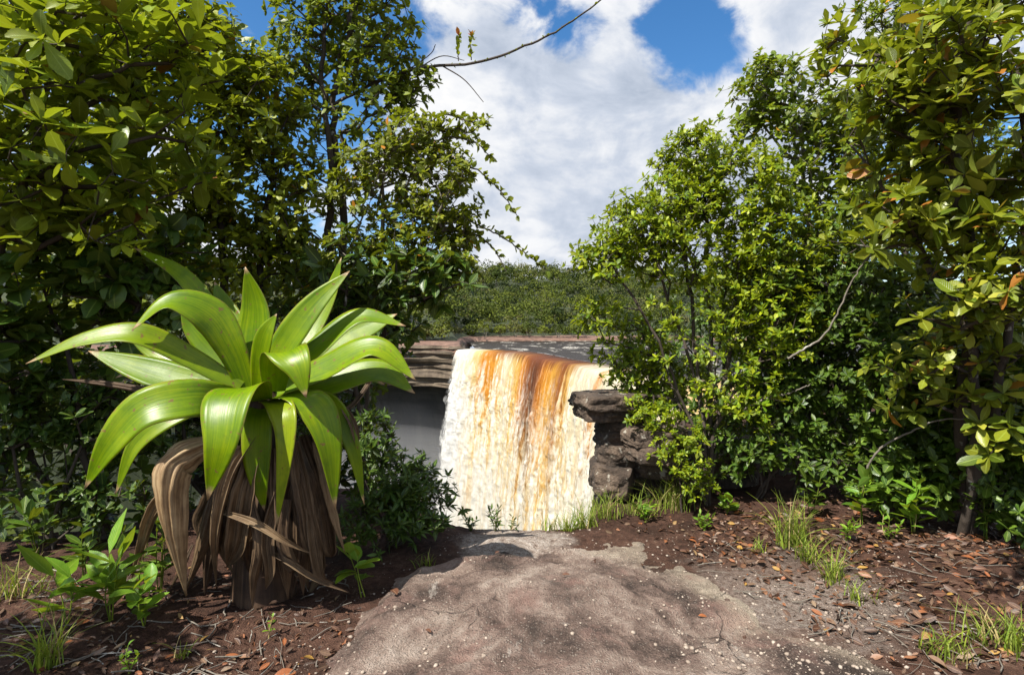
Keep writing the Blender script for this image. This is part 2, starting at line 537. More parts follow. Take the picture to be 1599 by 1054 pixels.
def slab_mat():
    m, nt = new_mat('path_rock')
    geo = nt.n('ShaderNodeNewGeometry')
    pos = geo.outputs['Position']
    n1 = nt.noise(pos, 1.5, 7, 0.6, 0.6)
    n2 = nt.noise(pos, 13, 7, 0.68, 0.2)
    n3 = nt.noise(pos, 95, 5, 0.7)
    sep = nt.n('ShaderNodeSeparateXYZ', ins={0: pos})
    k = nt.math('ADD', nt.math('MULTIPLY', n1, 0.58), nt.math('ADD', nt.math('MULTIPLY', n2, 0.26), nt.math('MULTIPLY', n3, 0.16)))
    # the right flank of the slab is a paler, buff stone
    side = nt.math('ADD', nt.math('SUBTRACT', sep.outputs[0], nt.math('MULTIPLY', nt.math('SUBTRACT', sep.outputs[1], 4.0), -0.55)), nt.math('MULTIPLY', nt.math('SUBTRACT', n1, 0.5), 0.9))
    dark = nt.ramp(k, [(0.39, (0.052, 0.036, 0.029)), (0.445, (0.125, 0.086, 0.069)), (0.49, (0.225, 0.155, 0.124)), (0.535, (0.35, 0.26, 0.21)), (0.60, (0.52, 0.42, 0.35))])
    pale = nt.ramp(k, [(0.39, (0.16, 0.12, 0.088)), (0.48, (0.34, 0.275, 0.205)), (0.58, (0.50, 0.42, 0.32))])
    col = nt.mix(nt.math('MULTIPLY', smooth_step(nt, side, 0.42, 0.72), 0.85), dark, pale)
    # gritty pebbly crust
    vo = nt.n('ShaderNodeTexVoronoi', ins={'Vector': pos, 'Scale': 85.0, 'Randomness': 1.0})
    vr = nt.n('ShaderNodeSeparateColor', ins={0: vo.outputs['Color']})
    peb = nt.math('MULTIPLY', nt.math('SUBTRACT', 1.0, smooth_step(nt, vo.outputs['Distance'], 0.25, 0.45)), nt.math('GREATER_THAN', vr.outputs[0], 0.52))
    patch = smooth_step(nt, nt.noise(pos, 2.4, 4, 0.6), 0.42, 0.62)
    pebm = nt.math('MULTIPLY', peb, nt.math('ADD', 0.25, nt.math('MULTIPLY', patch, 0.65)))
    pcol = nt.mix(vr.outputs[1], (0.26, 0.19, 0.15), (0.56, 0.48, 0.40))
    col = nt.mix(pebm, col, pcol)
    # bleached quartz patches
    q = smooth_step(nt, nt.noise(pos, 3.1, 8, 0.7, 0.5), 0.60, 0.68)
    col = nt.mix(nt.math('MULTIPLY', q, nt.math('ADD', 0.25, nt.math('MULTIPLY', n3, 0.9))), col, (0.62, 0.55, 0.48))
    # moss-dark stain
    st = smooth_step(nt, nt.noise(pos, 1.9, 6, 0.65, 0.8), 0.56, 0.68)
    col = nt.mix(nt.math('MULTIPLY', st, 0.62), col, (0.058, 0.044, 0.036))
    pk = smooth_step(nt, nt.noise(pos, 2.7, 5, 0.6, 0.7), 0.52, 0.66)
    col = nt.mix(nt.math('MULTIPLY', pk, 0.42), col, (0.40, 0.235, 0.19))
    # hairline joints
    cv = nt.n('ShaderNodeTexVoronoi', feature='DISTANCE_TO_EDGE', ins={'Scale': 1.55, 'Randomness': 1.0})
    wv = nt.vmath('ADD', pos, nt.n('ShaderNodeVectorMath', operation='SCALE', ins={0: nt.n('ShaderNodeTexNoise', ins={'Vector': pos, 'Scale': 3.0, 'Detail': 5.0}).outputs['Color'], 'Scale': 0.35}).outputs[0]).outputs[0]
    nt.link(wv, cv.inputs['Vector'])
    ck = nt.math('SUBTRACT', 1.0, smooth_step(nt, nt.math('ADD', cv.outputs['Distance'], nt.math('MULTIPLY', nt.math('SUBTRACT', n2, 0.45), 0.05)), 0.002, 0.016))
    ck = nt.math('MULTIPLY', ck, smooth_step(nt, nt.noise(pos, 1.3, 3, 0.5), 0.50, 0.60))
    col = nt.mix(nt.math('MULTIPLY', ck, 0.7), col, (0.04, 0.028, 0.022))
    pr = nt.n('ShaderNodeBsdfPrincipled', ins={'Base Color': col, 'Roughness': 0.85, 'Specular IOR Level': 0.3})
    h = nt.math('ADD', nt.math('ADD', nt.math('MULTIPLY', n2, 0.7), nt.math('MULTIPLY', n3, 0.6)), nt.math('SUBTRACT', nt.math('MULTIPLY', pebm, 0.3), nt.math('MULTIPLY', ck, 0.5)))
    nt.link(bump(nt, h, 1.0, 0.06), pr.inputs['Normal'])
    finish(nt, pr.outputs[0])
    return m


M['soil'] = ground_mat()
M['slab'] = slab_mat()


def cliff_mat(name, tint=1.0):
    m, nt = new_mat(name)
    geo = nt.n('ShaderNodeNewGeometry')
    pos = geo.outputs['Position']
    mp = nt.n('ShaderNodeMapping', ins={'Vector': pos, 'Scale': (0.02, 0.02, 0.55)})
    mp2 = nt.n('ShaderNodeMapping', ins={'Vector': pos, 'Scale': (0.30, 0.30, 0.035)})
    n1 = nt.noise(mp.outputs[0], 1.0, 6, 0.6, 0.4)
    n2 = nt.noise(mp2.outputs[0], 1.0, 6, 0.65)
    n3 = nt.noise(pos, 0.5, 7, 0.65)
    k = nt.math('ADD', nt.math('MULTIPLY', n1, 0.45), nt.math('ADD', nt.math('MULTIPLY', n2, 0.3), nt.math('MULTIPLY', n3, 0.25)))
    col = nt.ramp(k, [(0.34, (0.05 * tint, 0.038 * tint, 0.028 * tint)), (0.46, (0.17 * tint, 0.125 * tint, 0.085 * tint)), (0.56, (0.30 * tint, 0.23 * tint, 0.155 * tint)), (0.68, (0.40 * tint, 0.33 * tint, 0.25 * tint))])
    pr = nt.n('ShaderNodeBsdfPrincipled', ins={'Base Color': col, 'Roughness': 0.9})
    nt.link(bump(nt, k, 1.0, 1.2), pr.inputs['Normal'])
    finish(nt, pr.outputs[0])
    return m


M['cliff'] = cliff_mat('gorge_cliff', 0.48)
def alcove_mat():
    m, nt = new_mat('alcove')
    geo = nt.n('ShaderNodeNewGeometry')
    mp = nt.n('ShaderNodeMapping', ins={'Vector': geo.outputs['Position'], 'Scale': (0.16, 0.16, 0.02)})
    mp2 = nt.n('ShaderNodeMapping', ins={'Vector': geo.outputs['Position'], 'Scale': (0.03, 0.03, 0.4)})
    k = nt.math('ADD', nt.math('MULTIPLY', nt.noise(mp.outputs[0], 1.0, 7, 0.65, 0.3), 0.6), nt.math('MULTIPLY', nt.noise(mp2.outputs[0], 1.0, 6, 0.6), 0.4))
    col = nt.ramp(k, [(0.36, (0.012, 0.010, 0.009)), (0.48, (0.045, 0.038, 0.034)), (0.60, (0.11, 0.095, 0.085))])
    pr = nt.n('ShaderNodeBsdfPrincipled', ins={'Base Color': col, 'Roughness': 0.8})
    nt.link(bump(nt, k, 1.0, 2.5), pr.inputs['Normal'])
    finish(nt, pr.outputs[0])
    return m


M['alcove'] = alcove_mat()


def forest_mat():
    m, nt = new_mat('far_foliage')
    at = nt.n('ShaderNodeAttribute', attribute_name='luv')
    sep = nt.n('ShaderNodeSeparateXYZ', ins={0: at.outputs['Vector']})
    col = nt.ramp(sep.outputs[2], [(0.0, (0.020, 0.034, 0.007)), (0.3, (0.045, 0.068, 0.010)), (0.55, (0.080, 0.105, 0.015)), (0.8, (0.14, 0.17, 0.016)), (1.0, (0.13, 0.125, 0.05))])
    vn = nt.mix(sep.outputs[1], (0.65, 0.65, 0.65), (1.25, 1.25, 1.2))
    col = nt.mix(1.0, col, vn, 'MULTIPLY')
    pr = nt.n('ShaderNodeBsdfPrincipled', ins={'Base Color': col, 'Roughness': 0.7, 'Specular IOR Level': 0.2})
    tl = nt.n('ShaderNodeBsdfTranslucent', ins={'Color': col})
    mx = nt.n('ShaderNodeMixShader', ins={0: 0.25, 1: pr.outputs[0], 2: tl.outputs[0]})
    finish(nt, mx.outputs[0])
    return m


M['forest'] = forest_mat()
M['forest_floor'] = simple_rock('forest_floor', [(0.012, 0.018, 0.008), (0.03, 0.04, 0.014), (0.05, 0.06, 0.02)], 0.15, 0.95, 0.4, 0.5)


def river_mat():
    m, nt = new_mat('river_water')
    geo = nt.n('ShaderNodeNewGeometry')
    pos = geo.outputs['Position']
    mp = nt.n('ShaderNodeMapping', ins={'Vector': pos, 'Scale': (0.16, 0.06, 0.1), 'Rotation': (0, 0, math.radians(20))})
    n1 = nt.noise(mp.outputs[0], 1.0, 6, 0.6, 0.6)
    n2 = nt.noise(pos, 1.2, 5, 0.6)
    foam = nt.math('MULTIPLY', smooth_step(nt, n1, 0.55, 0.62), smooth_step(nt, n2, 0.40, 0.60))
    col = nt.mix(foam, (0.020, 0.012, 0.008), (0.62, 0.58, 0.50))
    pr = nt.n('ShaderNodeBsdfPrincipled', ins={'Base Color': col, 'Roughness': 0.3, 'IOR': 1.33, 'Specular IOR Level': 0.25})
    nt.link(bump(nt, nt.math('ADD', n2, n1), 0.9, 0.5), pr.inputs['Normal'])
    finish(nt, pr.outputs[0])
    return m


M['river'] = river_mat()


def fall_mat():
    m, nt = new_mat('falling_water')
    at = nt.n('ShaderNodeAttribute', attribute_name='luv')
    sep = nt.n('ShaderNodeSeparateXYZ', ins={0: at.outputs['Vector']})
    s, v = sep.outputs[0], sep.outputs[1]           # metres along the lip, metres fallen
    comb = nt.n('ShaderNodeCombineXYZ')
    nt.link(nt.math('MULTIPLY', s, 0.50), comb.inputs[0])
    nt.link(nt.math('MULTIPLY', v, 0.035), comb.inputs[1])
    st = nt.noise(comb.outputs[0], 1.0, 6, 0.62, 0.35)           # long vertical streaks
    comb2 = nt.n('ShaderNodeCombineXYZ')
    nt.link(nt.math('MULTIPLY', s, 0.85), comb2.inputs[0])
    nt.link(nt.math('MULTIPLY', v, 0.26), comb2.inputs[1])
    cu = nt.noise(comb2.outputs[0], 1.0, 8, 0.66, 0.7)          # curds
    comb3 = nt.n('ShaderNodeCombineXYZ')
    nt.link(nt.math('MULTIPLY', s, 0.06), comb3.inputs[0])
    nt.link(nt.math('MULTIPLY', v, 0.03), comb3.inputs[1])
    br = nt.noise(comb3.outputs[0], 1.0, 3, 0.5)
    sd = nt.math('ADD', s, nt.math('ADD', nt.math('MULTIPLY', nt.math('SUBTRACT', st, 0.5), 12.0), nt.math('MULTIPLY', nt.math('SUBTRACT', cu, 0.5), 5.0)))
    sn = nt.math('DIVIDE', sd, 150.0)
    cream = (0.60, 0.52, 0.36); pale = (0.54, 0.37, 0.13); amber = (0.46, 0.165, 0.007); brown = (0.20, 0.055, 0.008); deep = (0.085, 0.025, 0.008); white = (0.60, 0.58, 0.51)
    zone = nt.ramp(sn, [(0.0, white), (0.055, cream), (0.085, pale), (0.105, amber), (0.15, (0.53, 0.24, 0.025)), (0.19, cream), (0.23, pale), (0.27, (0.55, 0.30, 0.05)),
                        (0.31, amber), (0.34, brown), (0.385, deep), (0.425, brown), (0.45, amber), (0.50, (0.52, 0.26, 0.03)), (0.528, brown), (0.55, (0.55, 0.32, 0.07)), (0.575, cream),
                        (0.65, cream), (0.665, amber), (0.69, cream), (0.8, cream), (0.85, pale), (1.0, cream)])
    # tea colour gives way to foam as the water breaks up
    dk = nt.ramp(sn, [(0.0, 0.2), (0.10, 0.55), (0.2, 0.40), (0.33, 0.75), (0.40, 1.15), (0.44, 0.8), (0.53, 0.9), (0.58, 0.35), (1.0, 0.35)])
    reach = nt.math('MULTIPLY', nt.math('ADD', dk, 0.06), 42.0)
    vv = nt.math('ADD', v, nt.math('MULTIPLY', nt.math('SUBTRACT', cu, 0.5), 60.0))
    vv = nt.math('ADD', vv, nt.math('MULTIPLY', nt.math('SUBTRACT', st, 0.5), 40.0))
    q = nt.math('DIVIDE', vv, reach)
    foamf = smooth_step(nt, q, 0.05, 1.0)
    fcol = nt.ramp(nt.math('ADD', nt.math('MULTIPLY', st, 0.6), nt.math('MULTIPLY', cu, 0.4)), [(0.36, (0.46, 0.24, 0.04)), (0.42, (0.56, 0.38, 0.14)), (0.48, (0.58, 0.485, 0.31)), (0.56, (0.60, 0.565, 0.48))])
    wl = nt.math('SUBTRACT', 1.0, smooth_step(nt, nt.math('ADD', s, nt.math('MULTIPLY', v, 0.02)), 4.0, 17.0))
    fcol = nt.mix(nt.math('MULTIPLY', wl, 0.9), fcol, (0.56, 0.565, 0.56))
    wr = smooth_step(nt, nt.math('ADD', s, nt.math('MULTIPLY', v, 0.35)), 85.0, 118.0)
    fcol = nt.mix(nt.math('MULTIPLY', wr, 0.8), fcol, (0.58, 0.555, 0.49))
    fcol = nt.mix(nt.math('MULTIPLY', smooth_step(nt, nt.math('ADD', v, nt.math('MULTIPLY', nt.math('SUBTRACT', st, 0.5), 30.0)), 28.0, 66.0), 0.55), fcol, (0.58, 0.56, 0.51))
    col = nt.mix(foamf, zone, fcol)
    # unbroken dark water still shows where the river slides over the lip
    lipw = nt.math('MULTIPLY', smooth_step(nt, sd, 13.0, 24.0), nt.math('SUBTRACT', 1.0, smooth_step(nt, sd, 76.0, 96.0)))
    vl = nt.math('ADD', v, nt.math('MULTIPLY', nt.math('SUBTRACT', st, 0.5), 9.0))
    lipm = nt.math('MULTIPLY', nt.math('SUBTRACT', 1.0, smooth_step(nt, vl, -0.6, 3.4)), lipw)
    col = nt.mix(nt.math('MULTIPLY', lipm, 0.92), col, (0.13, 0.036, 0.008))
    up = nt.math('SUBTRACT', 1.0, smooth_step(nt, vl, -3.2, -0.6))
    col = nt.mix(nt.math('MULTIPLY', up, 0.9), col, (0.035, 0.018, 0.010))
    flick = nt.math('ADD', 0.36, nt.math('MULTIPLY', cu, 1.2))
    fl = nt.n('ShaderNodeCombineXYZ', ins={0: flick, 1: flick, 2: flick})
    col = nt.mix(0.8, col, fl.outputs[0], 'MULTIPLY')
    pr = nt.n('ShaderNodeBsdfPrincipled', ins={'Base Color': col, 'Roughness': 0.6, 'Specular IOR Level': 0.25})
    nt.link(bump(nt, nt.math('ADD', nt.math('MULTIPLY', cu, 0.7), nt.math('MULTIPLY', st, 0.4)), 0.7, 1.1), pr.inputs['Normal'])
    tl = nt.n('ShaderNodeBsdfTranslucent', ins={'Color': col})
    mx = nt.n('ShaderNodeMixShader', ins={0: 0.12, 1: pr.outputs[0], 2: tl.outputs[0]})
    # the curtain thins to drifting drops along its free edge
    ed = nt.math('ADD', nt.math('DIVIDE', s, 2.6), nt.math('MULTIPLY', nt.math('SUBTRACT', cu, 0.5), 2.6))
    op = nt.math('MAXIMUM', smooth_step(nt, ed, 0.0, 0.8), nt.math('SUBTRACT', 1.0, smooth_step(nt, v, 0.5, 6.0)))
    tp = nt.n('ShaderNodeBsdfTransparent')
    mx2 = nt.n('ShaderNodeMixShader')
    nt.link(op, mx2.inputs[0]); nt.link(tp.outputs[0], mx2.inputs[1]); nt.link(mx.outputs[0], mx2.inputs[2])
    finish(nt, mx2.outputs[0])
    return m


M['fall'] = fall_mat()


def brom_mat():
    m, nt = new_mat('bromeliad_leaf')
    at = nt.n('ShaderNodeAttribute', attribute_name='luv')
    sep = nt.n('ShaderNodeSeparateXYZ', ins={0: at.outputs['Vector']})
    x, y, rnd = sep.outputs[0], sep.outputs[1], sep.outputs[2]
    c1 = nt.n('ShaderNodeCombineXYZ', ins={0: nt.math('MULTIPLY', x, 7.0), 1: nt.math('MULTIPLY', y, 1.3), 2: nt.math('MULTIPLY', rnd, 19.0)})
    stri = nt.noise(c1.outputs[0], 1.6, 5, 0.6)
    c2 = nt.n('ShaderNodeCombineXYZ', ins={0: nt.math('MULTIPLY', x, 26.0), 1: nt.math('MULTIPLY', y, 1.0), 2: nt.math('MULTIPLY', rnd, 31.0)})
    stri2 = nt.noise(c2.outputs[0], 1.0, 3, 0.5)
    geo = nt.n('ShaderNodeNewGeometry')
    n = nt.noise(geo.outputs['Position'], 5, 4, 0.6)
    spot = nt.noise(geo.outputs['Position'], 34, 2, 0.5)
    k = nt.math('ADD', nt.math('MULTIPLY', stri, 0.5), nt.math('MULTIPLY', n, 0.5))
    col = nt.ramp(k, [(0.33, (0.058, 0.132, 0.0005)), (0.5, (0.128, 0.215, 0.0005)), (0.66, (0.22, 0.29, 0.001))])
    col = nt.mix(nt.math('MULTIPLY', smooth_step(nt, rnd, 0.5, 1.0), 0.35), col, (0.36, 0.38, 0.02))
    blot = nt.noise(geo.outputs['Position'], 11, 6, 0.65, 0.4)
    col = nt.mix(nt.math('MULTIPLY', smooth_step(nt, blot, 0.50, 0.68), 0.38), col, (0.055, 0.11, 0.004))
    col = nt.mix(nt.math('MULTIPLY', smooth_step(nt, stri2, 0.54, 0.66), 0.10), col, (0.26, 0.31, 0.005))
    sp = nt.math('MULTIPLY', smooth_step(nt, spot, 0.67, 0.70), 0.85)
    col = nt.mix(sp, col, (0.16, 0.09, 0.03))
    # frayed brown margin and withered tip
    edge = smooth_step(nt, nt.math('ADD', nt.math('ABSOLUTE', x), nt.math('MULTIPLY', nt.math('SUBTRACT', spot, 0.5), 0.25)), 0.90, 1.02)
    col = nt.mix(nt.math('MULTIPLY', edge, 0.5), col, (0.22, 0.16, 0.04))
    tip = smooth_step(nt, nt.math('ADD', y, nt.math('MULTIPLY', nt.math('SUBTRACT', spot, 0.5), 0.06)), 0.935, 0.975)
    col = nt.mix(tip, col, (0.34, 0.23, 0.12))
    pr = nt.n('ShaderNodeBsdfPrincipled', ins={'Base Color': col, 'Specular IOR Level': 0.30})
    nt.link(nt.math('ADD', 0.24, nt.math('MULTIPLY', blot, 0.24)), pr.inputs['Roughness'])
    nt.link(bump(nt, nt.math('ADD', nt.math('MULTIPLY', stri, 0.5), nt.math('ADD', nt.math('MULTIPLY', stri2, 0.1), nt.math('MULTIPLY', blot, 0.25))), 0.22, 0.010), pr.inputs['Normal'])
    tl = nt.n('ShaderNodeBsdfTranslucent')
    nt.link(nt.mix(0.5, col, (0.30, 0.42, 0.01)), tl.inputs['Color'])
    mx = nt.n('ShaderNodeMixShader', ins={0: 0.17, 1: pr.outputs[0], 2: tl.outputs[0]})
    finish(nt, mx.outputs[0])
    return m


def dead_mat():
    m, nt = new_mat('dead_leaf')
    at = nt.n('ShaderNodeAttribute', attribute_name='luv')
    sep = nt.n('ShaderNodeSeparateXYZ', ins={0: at.outputs['Vector']})
    x, y, rnd = sep.outputs[0], sep.outputs[1], sep.outputs[2]
    c1 = nt.n('ShaderNodeCombineXYZ', ins={0: nt.math('MULTIPLY', x, 5.0), 1: nt.math('MULTIPLY', y, 1.6), 2: nt.math('MULTIPLY', rnd, 23.0)})
    st = nt.noise(c1.outputs[0], 2.0, 6, 0.62, 0.2)
    geo = nt.n('ShaderNodeNewGeometry')
    n = nt.noise(geo.outputs['Position'], 9, 5, 0.6)
    k = nt.math('ADD', nt.math('MULTIPLY', st, 0.65), nt.math('MULTIPLY', n, 0.35))
    a = nt.ramp(k, [(0.34, (0.07, 0.038, 0.018)), (0.45, (0.20, 0.125, 0.060)), (0.54, (0.32, 0.22, 0.115)), (0.64, (0.42, 0.31, 0.17))])
    b = nt.ramp(k, [(0.36, (0.012, 0.007, 0.0045)), (0.48, (0.038, 0.021, 0.012)), (0.60, (0.090, 0.053, 0.031))])  # dark brown ramp, with the shade under the green leaves painted in
    col = nt.mix(rnd, b, a)
    pr = nt.n('ShaderNodeBsdfPrincipled', ins={'Base Color': col, 'Roughness': 0.6, 'Specular IOR Level': 0.35})
    nt.link(bump(nt, st, 0.45, 0.012), pr.inputs['Normal'])
    finish(nt, pr.outputs[0])
    return m


M['brom'] = brom_mat()
M['dead'] = dead_mat()

# ------------------------------------------------------------------ the rim we stand on
EDGE_X = np.array([-400, -60, -8, -3.4, -3.0, -2.3, -1.2, -0.75, -0.45, 0.0, 0.45, 0.66, 0.80, 1.1, 1.4, 3.0, 8.0, 30, 45, 70, 400.])
EDGE_Y = np.array([-60, -6, 2.6, 3.85, 4.2, 5.2, 5.35, 4.95, 4.55, 4.42, 4.50, 4.66, 5.3, 5.9, 7.2, 9.5, 15.0, 52, 74, 96, 150.])


def edge_y(x):
    x = np.asarray(x, float)
    return np.interp(x, EDGE_X, EDGE_Y) + 0.07 * fbm(x * 2.2, x * 0 + 3.3, oct=4, seed=5) * np.clip(1 + np.abs(x) * 0.1, 1, 4)


def land_z(x, y):
    """height of the rim ground"""
    x = np.asarray(x, float); y = np.asarray(y, float)
    z = 0.075 * fbm(x * 0.9, y * 0.9, oct=4, seed=11) + 0.022 * fbm(x * 7, y * 7, oct=4, seed=12, gain=0.6)
    z = z + 0.10 * sstep(1.2, 3.2, x) * sstep(8, 3, y) + 0.05 * sstep(-0.9, -2.5, x)
    e = edge_y(x)
    z = z - 0.10 * sstep(0.45, 0.0, e - y) * (np.abs(x) < 1.2)
    r = np.hypot(x, y)
    z = z - 6.9 * sstep(22, 95, np.where(x > 15, r, 0))
    return z


def build_ground():
    xs = np.unique(np.concatenate([[-400, -250, -140, -80, -45, -26, -16, -11, -8.5], np.linspace(-7, -4.2, 12), np.linspace(-4.2, 5.0, 330), np.linspace(5, 9, 14), [11, 14, 18, 24, 30, 37, 45, 56, 70, 100, 160, 260, 400]]))
    e = edge_y(xs)
    rows = []
    t_far = np.array([-400, -220, -110, -50, -25, -12, -6, -3, -1, 0.3])
    for y in t_far:
        yy = np.minimum(y, e - 4.0 + 0 * xs) if y > -70 else np.full_like(xs, y)
        rows.append(np.stack([xs, yy, np.zeros_like(xs)], 1))
    st = np.minimum(1.1, e - 3.0)
    for t in np.linspace(0, 1, 165):
        rows.append(np.stack([xs, st + (e - st) * t, np.zeros_like(xs)], 1))
    for r in rows:
        r[:, 2] = land_z(r[:, 0], r[:, 1])
    base = rows[-1].copy()
    # over the rim and down the gorge wall
    for dz, off in ((0.05, 0.03), (0.16, 0.06), (0.4, 0.05), (0.8, -0.05), (1.4, 0.0), (2.2, 0.2), (3.5, 0.1), (6, -0.2), (10, 0.4), (16, 0.3), (26, 1.0), (40, 2.0), (58, 5.0), (78, 9.0)):
        r = base.copy()
        nz = fbm(xs * 0.8 + dz, xs * 0 + dz * 0.7, oct=4, seed=21)
        r[:, 1] += off + nz * min(0.05 + dz * 0.12, 1.6)
        r[:, 2] = np.minimum(r[:, 2] - dz, base[:, 2] - 0.02)
        rows.append(r)
    V = np.concatenate(rows)
    o = link('ground', mk_mesh('ground', V, grid_faces(len(rows), len(xs))), M['soil'])
    tag(o, kind='structure')


build_ground()

SLAB_PX = [(430, 1180), (490, 1054), (555, 965), (600, 930), (640, 893), (720, 873), (830, 868), (880, 842), (955, 832), (1010, 836), (1062, 868), (1150, 916),
           (1235, 978), (1330, 1012), (1420, 1060), (1560, 1180)]
SLAB = np.array([G(px, py)[:2] for px, py in SLAB_PX])


def poly_sdf(px, py, poly):
    d = np.full(px.shape, 1e9)
    inside = np.zeros(px.shape, bool)
    n = len(poly)
    for i in range(n):
        a, b = poly[i], poly[(i + 1) % n]
        ex, ey = b - a
        wx, wy = px - a[0], py - a[1]
        t = np.clip((wx * ex + wy * ey) / (ex * ex + ey * ey), 0, 1)
        d = np.minimum(d, np.hypot(wx - ex * t, wy - ey * t))
        c = ((a[1] > py) != (b[1] > py)) & (px < (b[0] - a[0]) * (py - a[1]) / (b[1] - a[1] + 1e-12) + a[0])
        inside ^= c
    return np.where(inside, d, -d)


SLABX = np.vstack([SLAB, [[4.2, -1.5], [-3.4, -1.5]]])


def slab_z(x, y):
    sd = poly_sdf(x, y, SLABX) + 0.10 * fbm(x * 2.6, y * 2.6, oct=6, seed=31, gain=0.66)
    z = land_z(x, y) * 0.6 - 0.05 + 0.075 * sstep(-0.04, 0.16, sd) + 0.05 * sstep(0.05, 0.9, sd)
    z = z + 0.06 * fbm(x * 1.3, y * 1.3, oct=3, seed=33) + 0.034 * fbm(x * 5, y * 5, oct=6, seed=34, gain=0.66) - 0.03 * np.clip(0.10 - np.abs(fbm(x * 1.1 + 5, y * 1.6, oct=4, seed=38)), 0, 1) * 8 * 0.25
    tr = 2.6 * fbm(x * 1.5 + 2.0, y * 1.9, oct=5, seed=39, gain=0.58)
    fr = tr - np.floor(tr)
    z = z + 0.016 * (np.floor(tr) + sstep(0.40, 0.60, fr))
    # a low step runs across the slab
    st = x * 0.72 + (y - 3.2) * 0.55 - 0.34 + 0.12 * fbm(x * 1.7, y * 1.7, oct=4, seed=35)
    z = z + 0.035 * sstep(0.05, -0.05, st)
    # joint in the rock
    cr = np.abs(x - 0.42 + (y - 3.55) * 0.95 + 0.05 * fbm(x * 4, y * 4, seed=36))
    z = z - 0.022 * sstep(0.03, 0.0, cr) * sstep(3.15, 3.3, y) * sstep(4.1, 3.8, y)
    return z - 0.2 * sstep(-0.05, -0.5, sd)


def build_slab():
    xs = np.linspace(-3.2, 4.0, 330)
    ys = np.concatenate([np.linspace(-1.3, 1.6, 40), np.linspace(1.6, 4.35, 260)[1:]])
    X, Y = np.meshgrid(xs, ys)
    Z = slab_z(X, Y)
    V = np.stack([X.ravel(), Y.ravel(), Z.ravel()], 1)
    fc = grid_faces(len(ys), len(xs))
    sd = poly_sdf(X, Y, SLABX).ravel()
    keep = (sd[fc] > -0.32).any(1)
    fc = fc[keep]
    used = np.unique(fc)
    rm = np.zeros(len(V), int); rm[used] = np.arange(len(used))
    o = link('rock_path', mk_mesh('rock_path', V[used], rm[fc]), M['slab'])
    tag(o, kind='structure')


build_slab()


def surf_z(x, y):
    x = np.atleast_1d(np.asarray(x, float)); y = np.atleast_1d(np.asarray(y, float))
    a = land_z(x, y)
    b = np.where((x > -3.2) & (x < 4.0) & (y < 4.35) & (y > -1.3), slab_z(x, y), -9)
    return np.maximum(a, b)


# ------------------------------------------------------------------ gorge, river, waterfall, far hills
WATER_Z = 1.55 - 9.0
LIP = np.array([(-19, 200), (-9, 189), (0, 178), (6, 158), (9.5, 140), (13.5, 128), (16, 119), (18.2, 108), (19.5, 98), (26, 88), (36, 78), (46, 74.)])
LIPC = crom(np.column_stack([LIP, np.zeros(len(LIP))]), 320)[:, :2]
LIPS = np.concatenate([[0], np.cumsum(np.linalg.norm(np.diff(LIPC, axis=0), axis=1))])


def build_fall():
    n = len(LIPC)
    T = nrm(np.gradient(LIPC, axis=0))
    N = np.stack([T[:, 1], -T[:, 0]], 1)              # into the gorge
    N = nrm(0.35 * N + 0.65 * nrm(np.array([-0.80, -0.60]))[None, :])
    v0 = 2.3 + 0.5 * fbm(LIPS * 0.08, LIPS * 0, oct=3, seed=41)
    sag = 2.4 * fbm(LIPS * 0.075, LIPS * 0 + 2, oct=5, seed=42, gain=0.6)
    rows, luv = [], []
    # the smooth tongue of water just upstream of the lip
    for d in (9.0, 6.6, 5.0, 3.6, 2.5, 1.6, 0.9, 0.4):
        z = WATER_Z - (0.5 if d > 8 else 0.0) - 0.015 * (7 - d) + 0.25 * (sag - 0.4) * sstep(5.0, 0.0, d)
        rows.append(np.column_stack([LIPC - N * d, z + 0 * LIPS]))
        luv.append(np.column_stack([LIPS, np.full(n, -0.5 * d + 0.2), np.zeros(n)]))
    tt = np.concatenate([np.linspace(0.0, 1.2, 40), np.linspace(1.2, 3.75, 230)[1:]])
    for t in tt:
        fall = 4.9 * t * t
        o = v0 * t
        s = LIPS
        a1 = fbm(s * 0.34 + fall * 0.004, np.full(n, fall * 0.022), oct=4, seed=43)
        a2 = fbm(s * 1.1, np.full(n, fall * 0.30), oct=4, seed=44, gain=0.65)
        k = min(1.0, fall / 14.0)
        o = o + k * (1.4 * a1 + 0.75 * a2) + 0.3 * k * np.abs(a2)
        p = LIPC + N * o[:, None]
        # ragged left hem
        hem = np.exp(-s / 2.2) * k
        p = p - T * (hem * (0.5 * a2 + 0.4) + np.exp(-s / 9.0) * min(fall, 34) * 0.07)[:, None]
        z = WATER_Z - 0.17 - fall + 0.25 * (sag - 0.4) * math.exp(-fall / 3.0)
        rows.append(np.column_stack([p, z]))
        luv.append(np.column_stack([s, np.full(n, fall), np.zeros(n)]))
    V = np.concatenate(rows)
    o = link('waterfall', mk_mesh('waterfall', V, grid_faces(len(rows), n), np.concatenate(luv)), M['fall'])
    tag(o, 'broad waterfall of amber and white water plunging over the far lip', 'waterfall')
    # river
    m = 90
    bx = np.interp(np.linspace(0, 1, n), [0, 0.25, 1], [-24, 60, 420])
    by = np.interp(np.linspace(0, 1, n), [0, 0.2, 1], [304, 312, 345])
    B = np.column_stack([bx, by])
    A = LIPC - N * 7.4
    k = np.linspace(0, 1, m)[:, None, None]
    XY = (A[None] * (1 - k) + B[None] * k).reshape(-1, 2)
    Z = WATER_Z + 0.25 * fbm(XY[:, 0] * 0.25, XY[:, 1] * 0.25, oct=4, seed=47) * 0.5 - 0.1
    o = link('river', mk_mesh('river', np.column_stack([XY, Z]), grid_faces(m, n)), M['river'])
    tag(o, kind='structure')


build_fall()

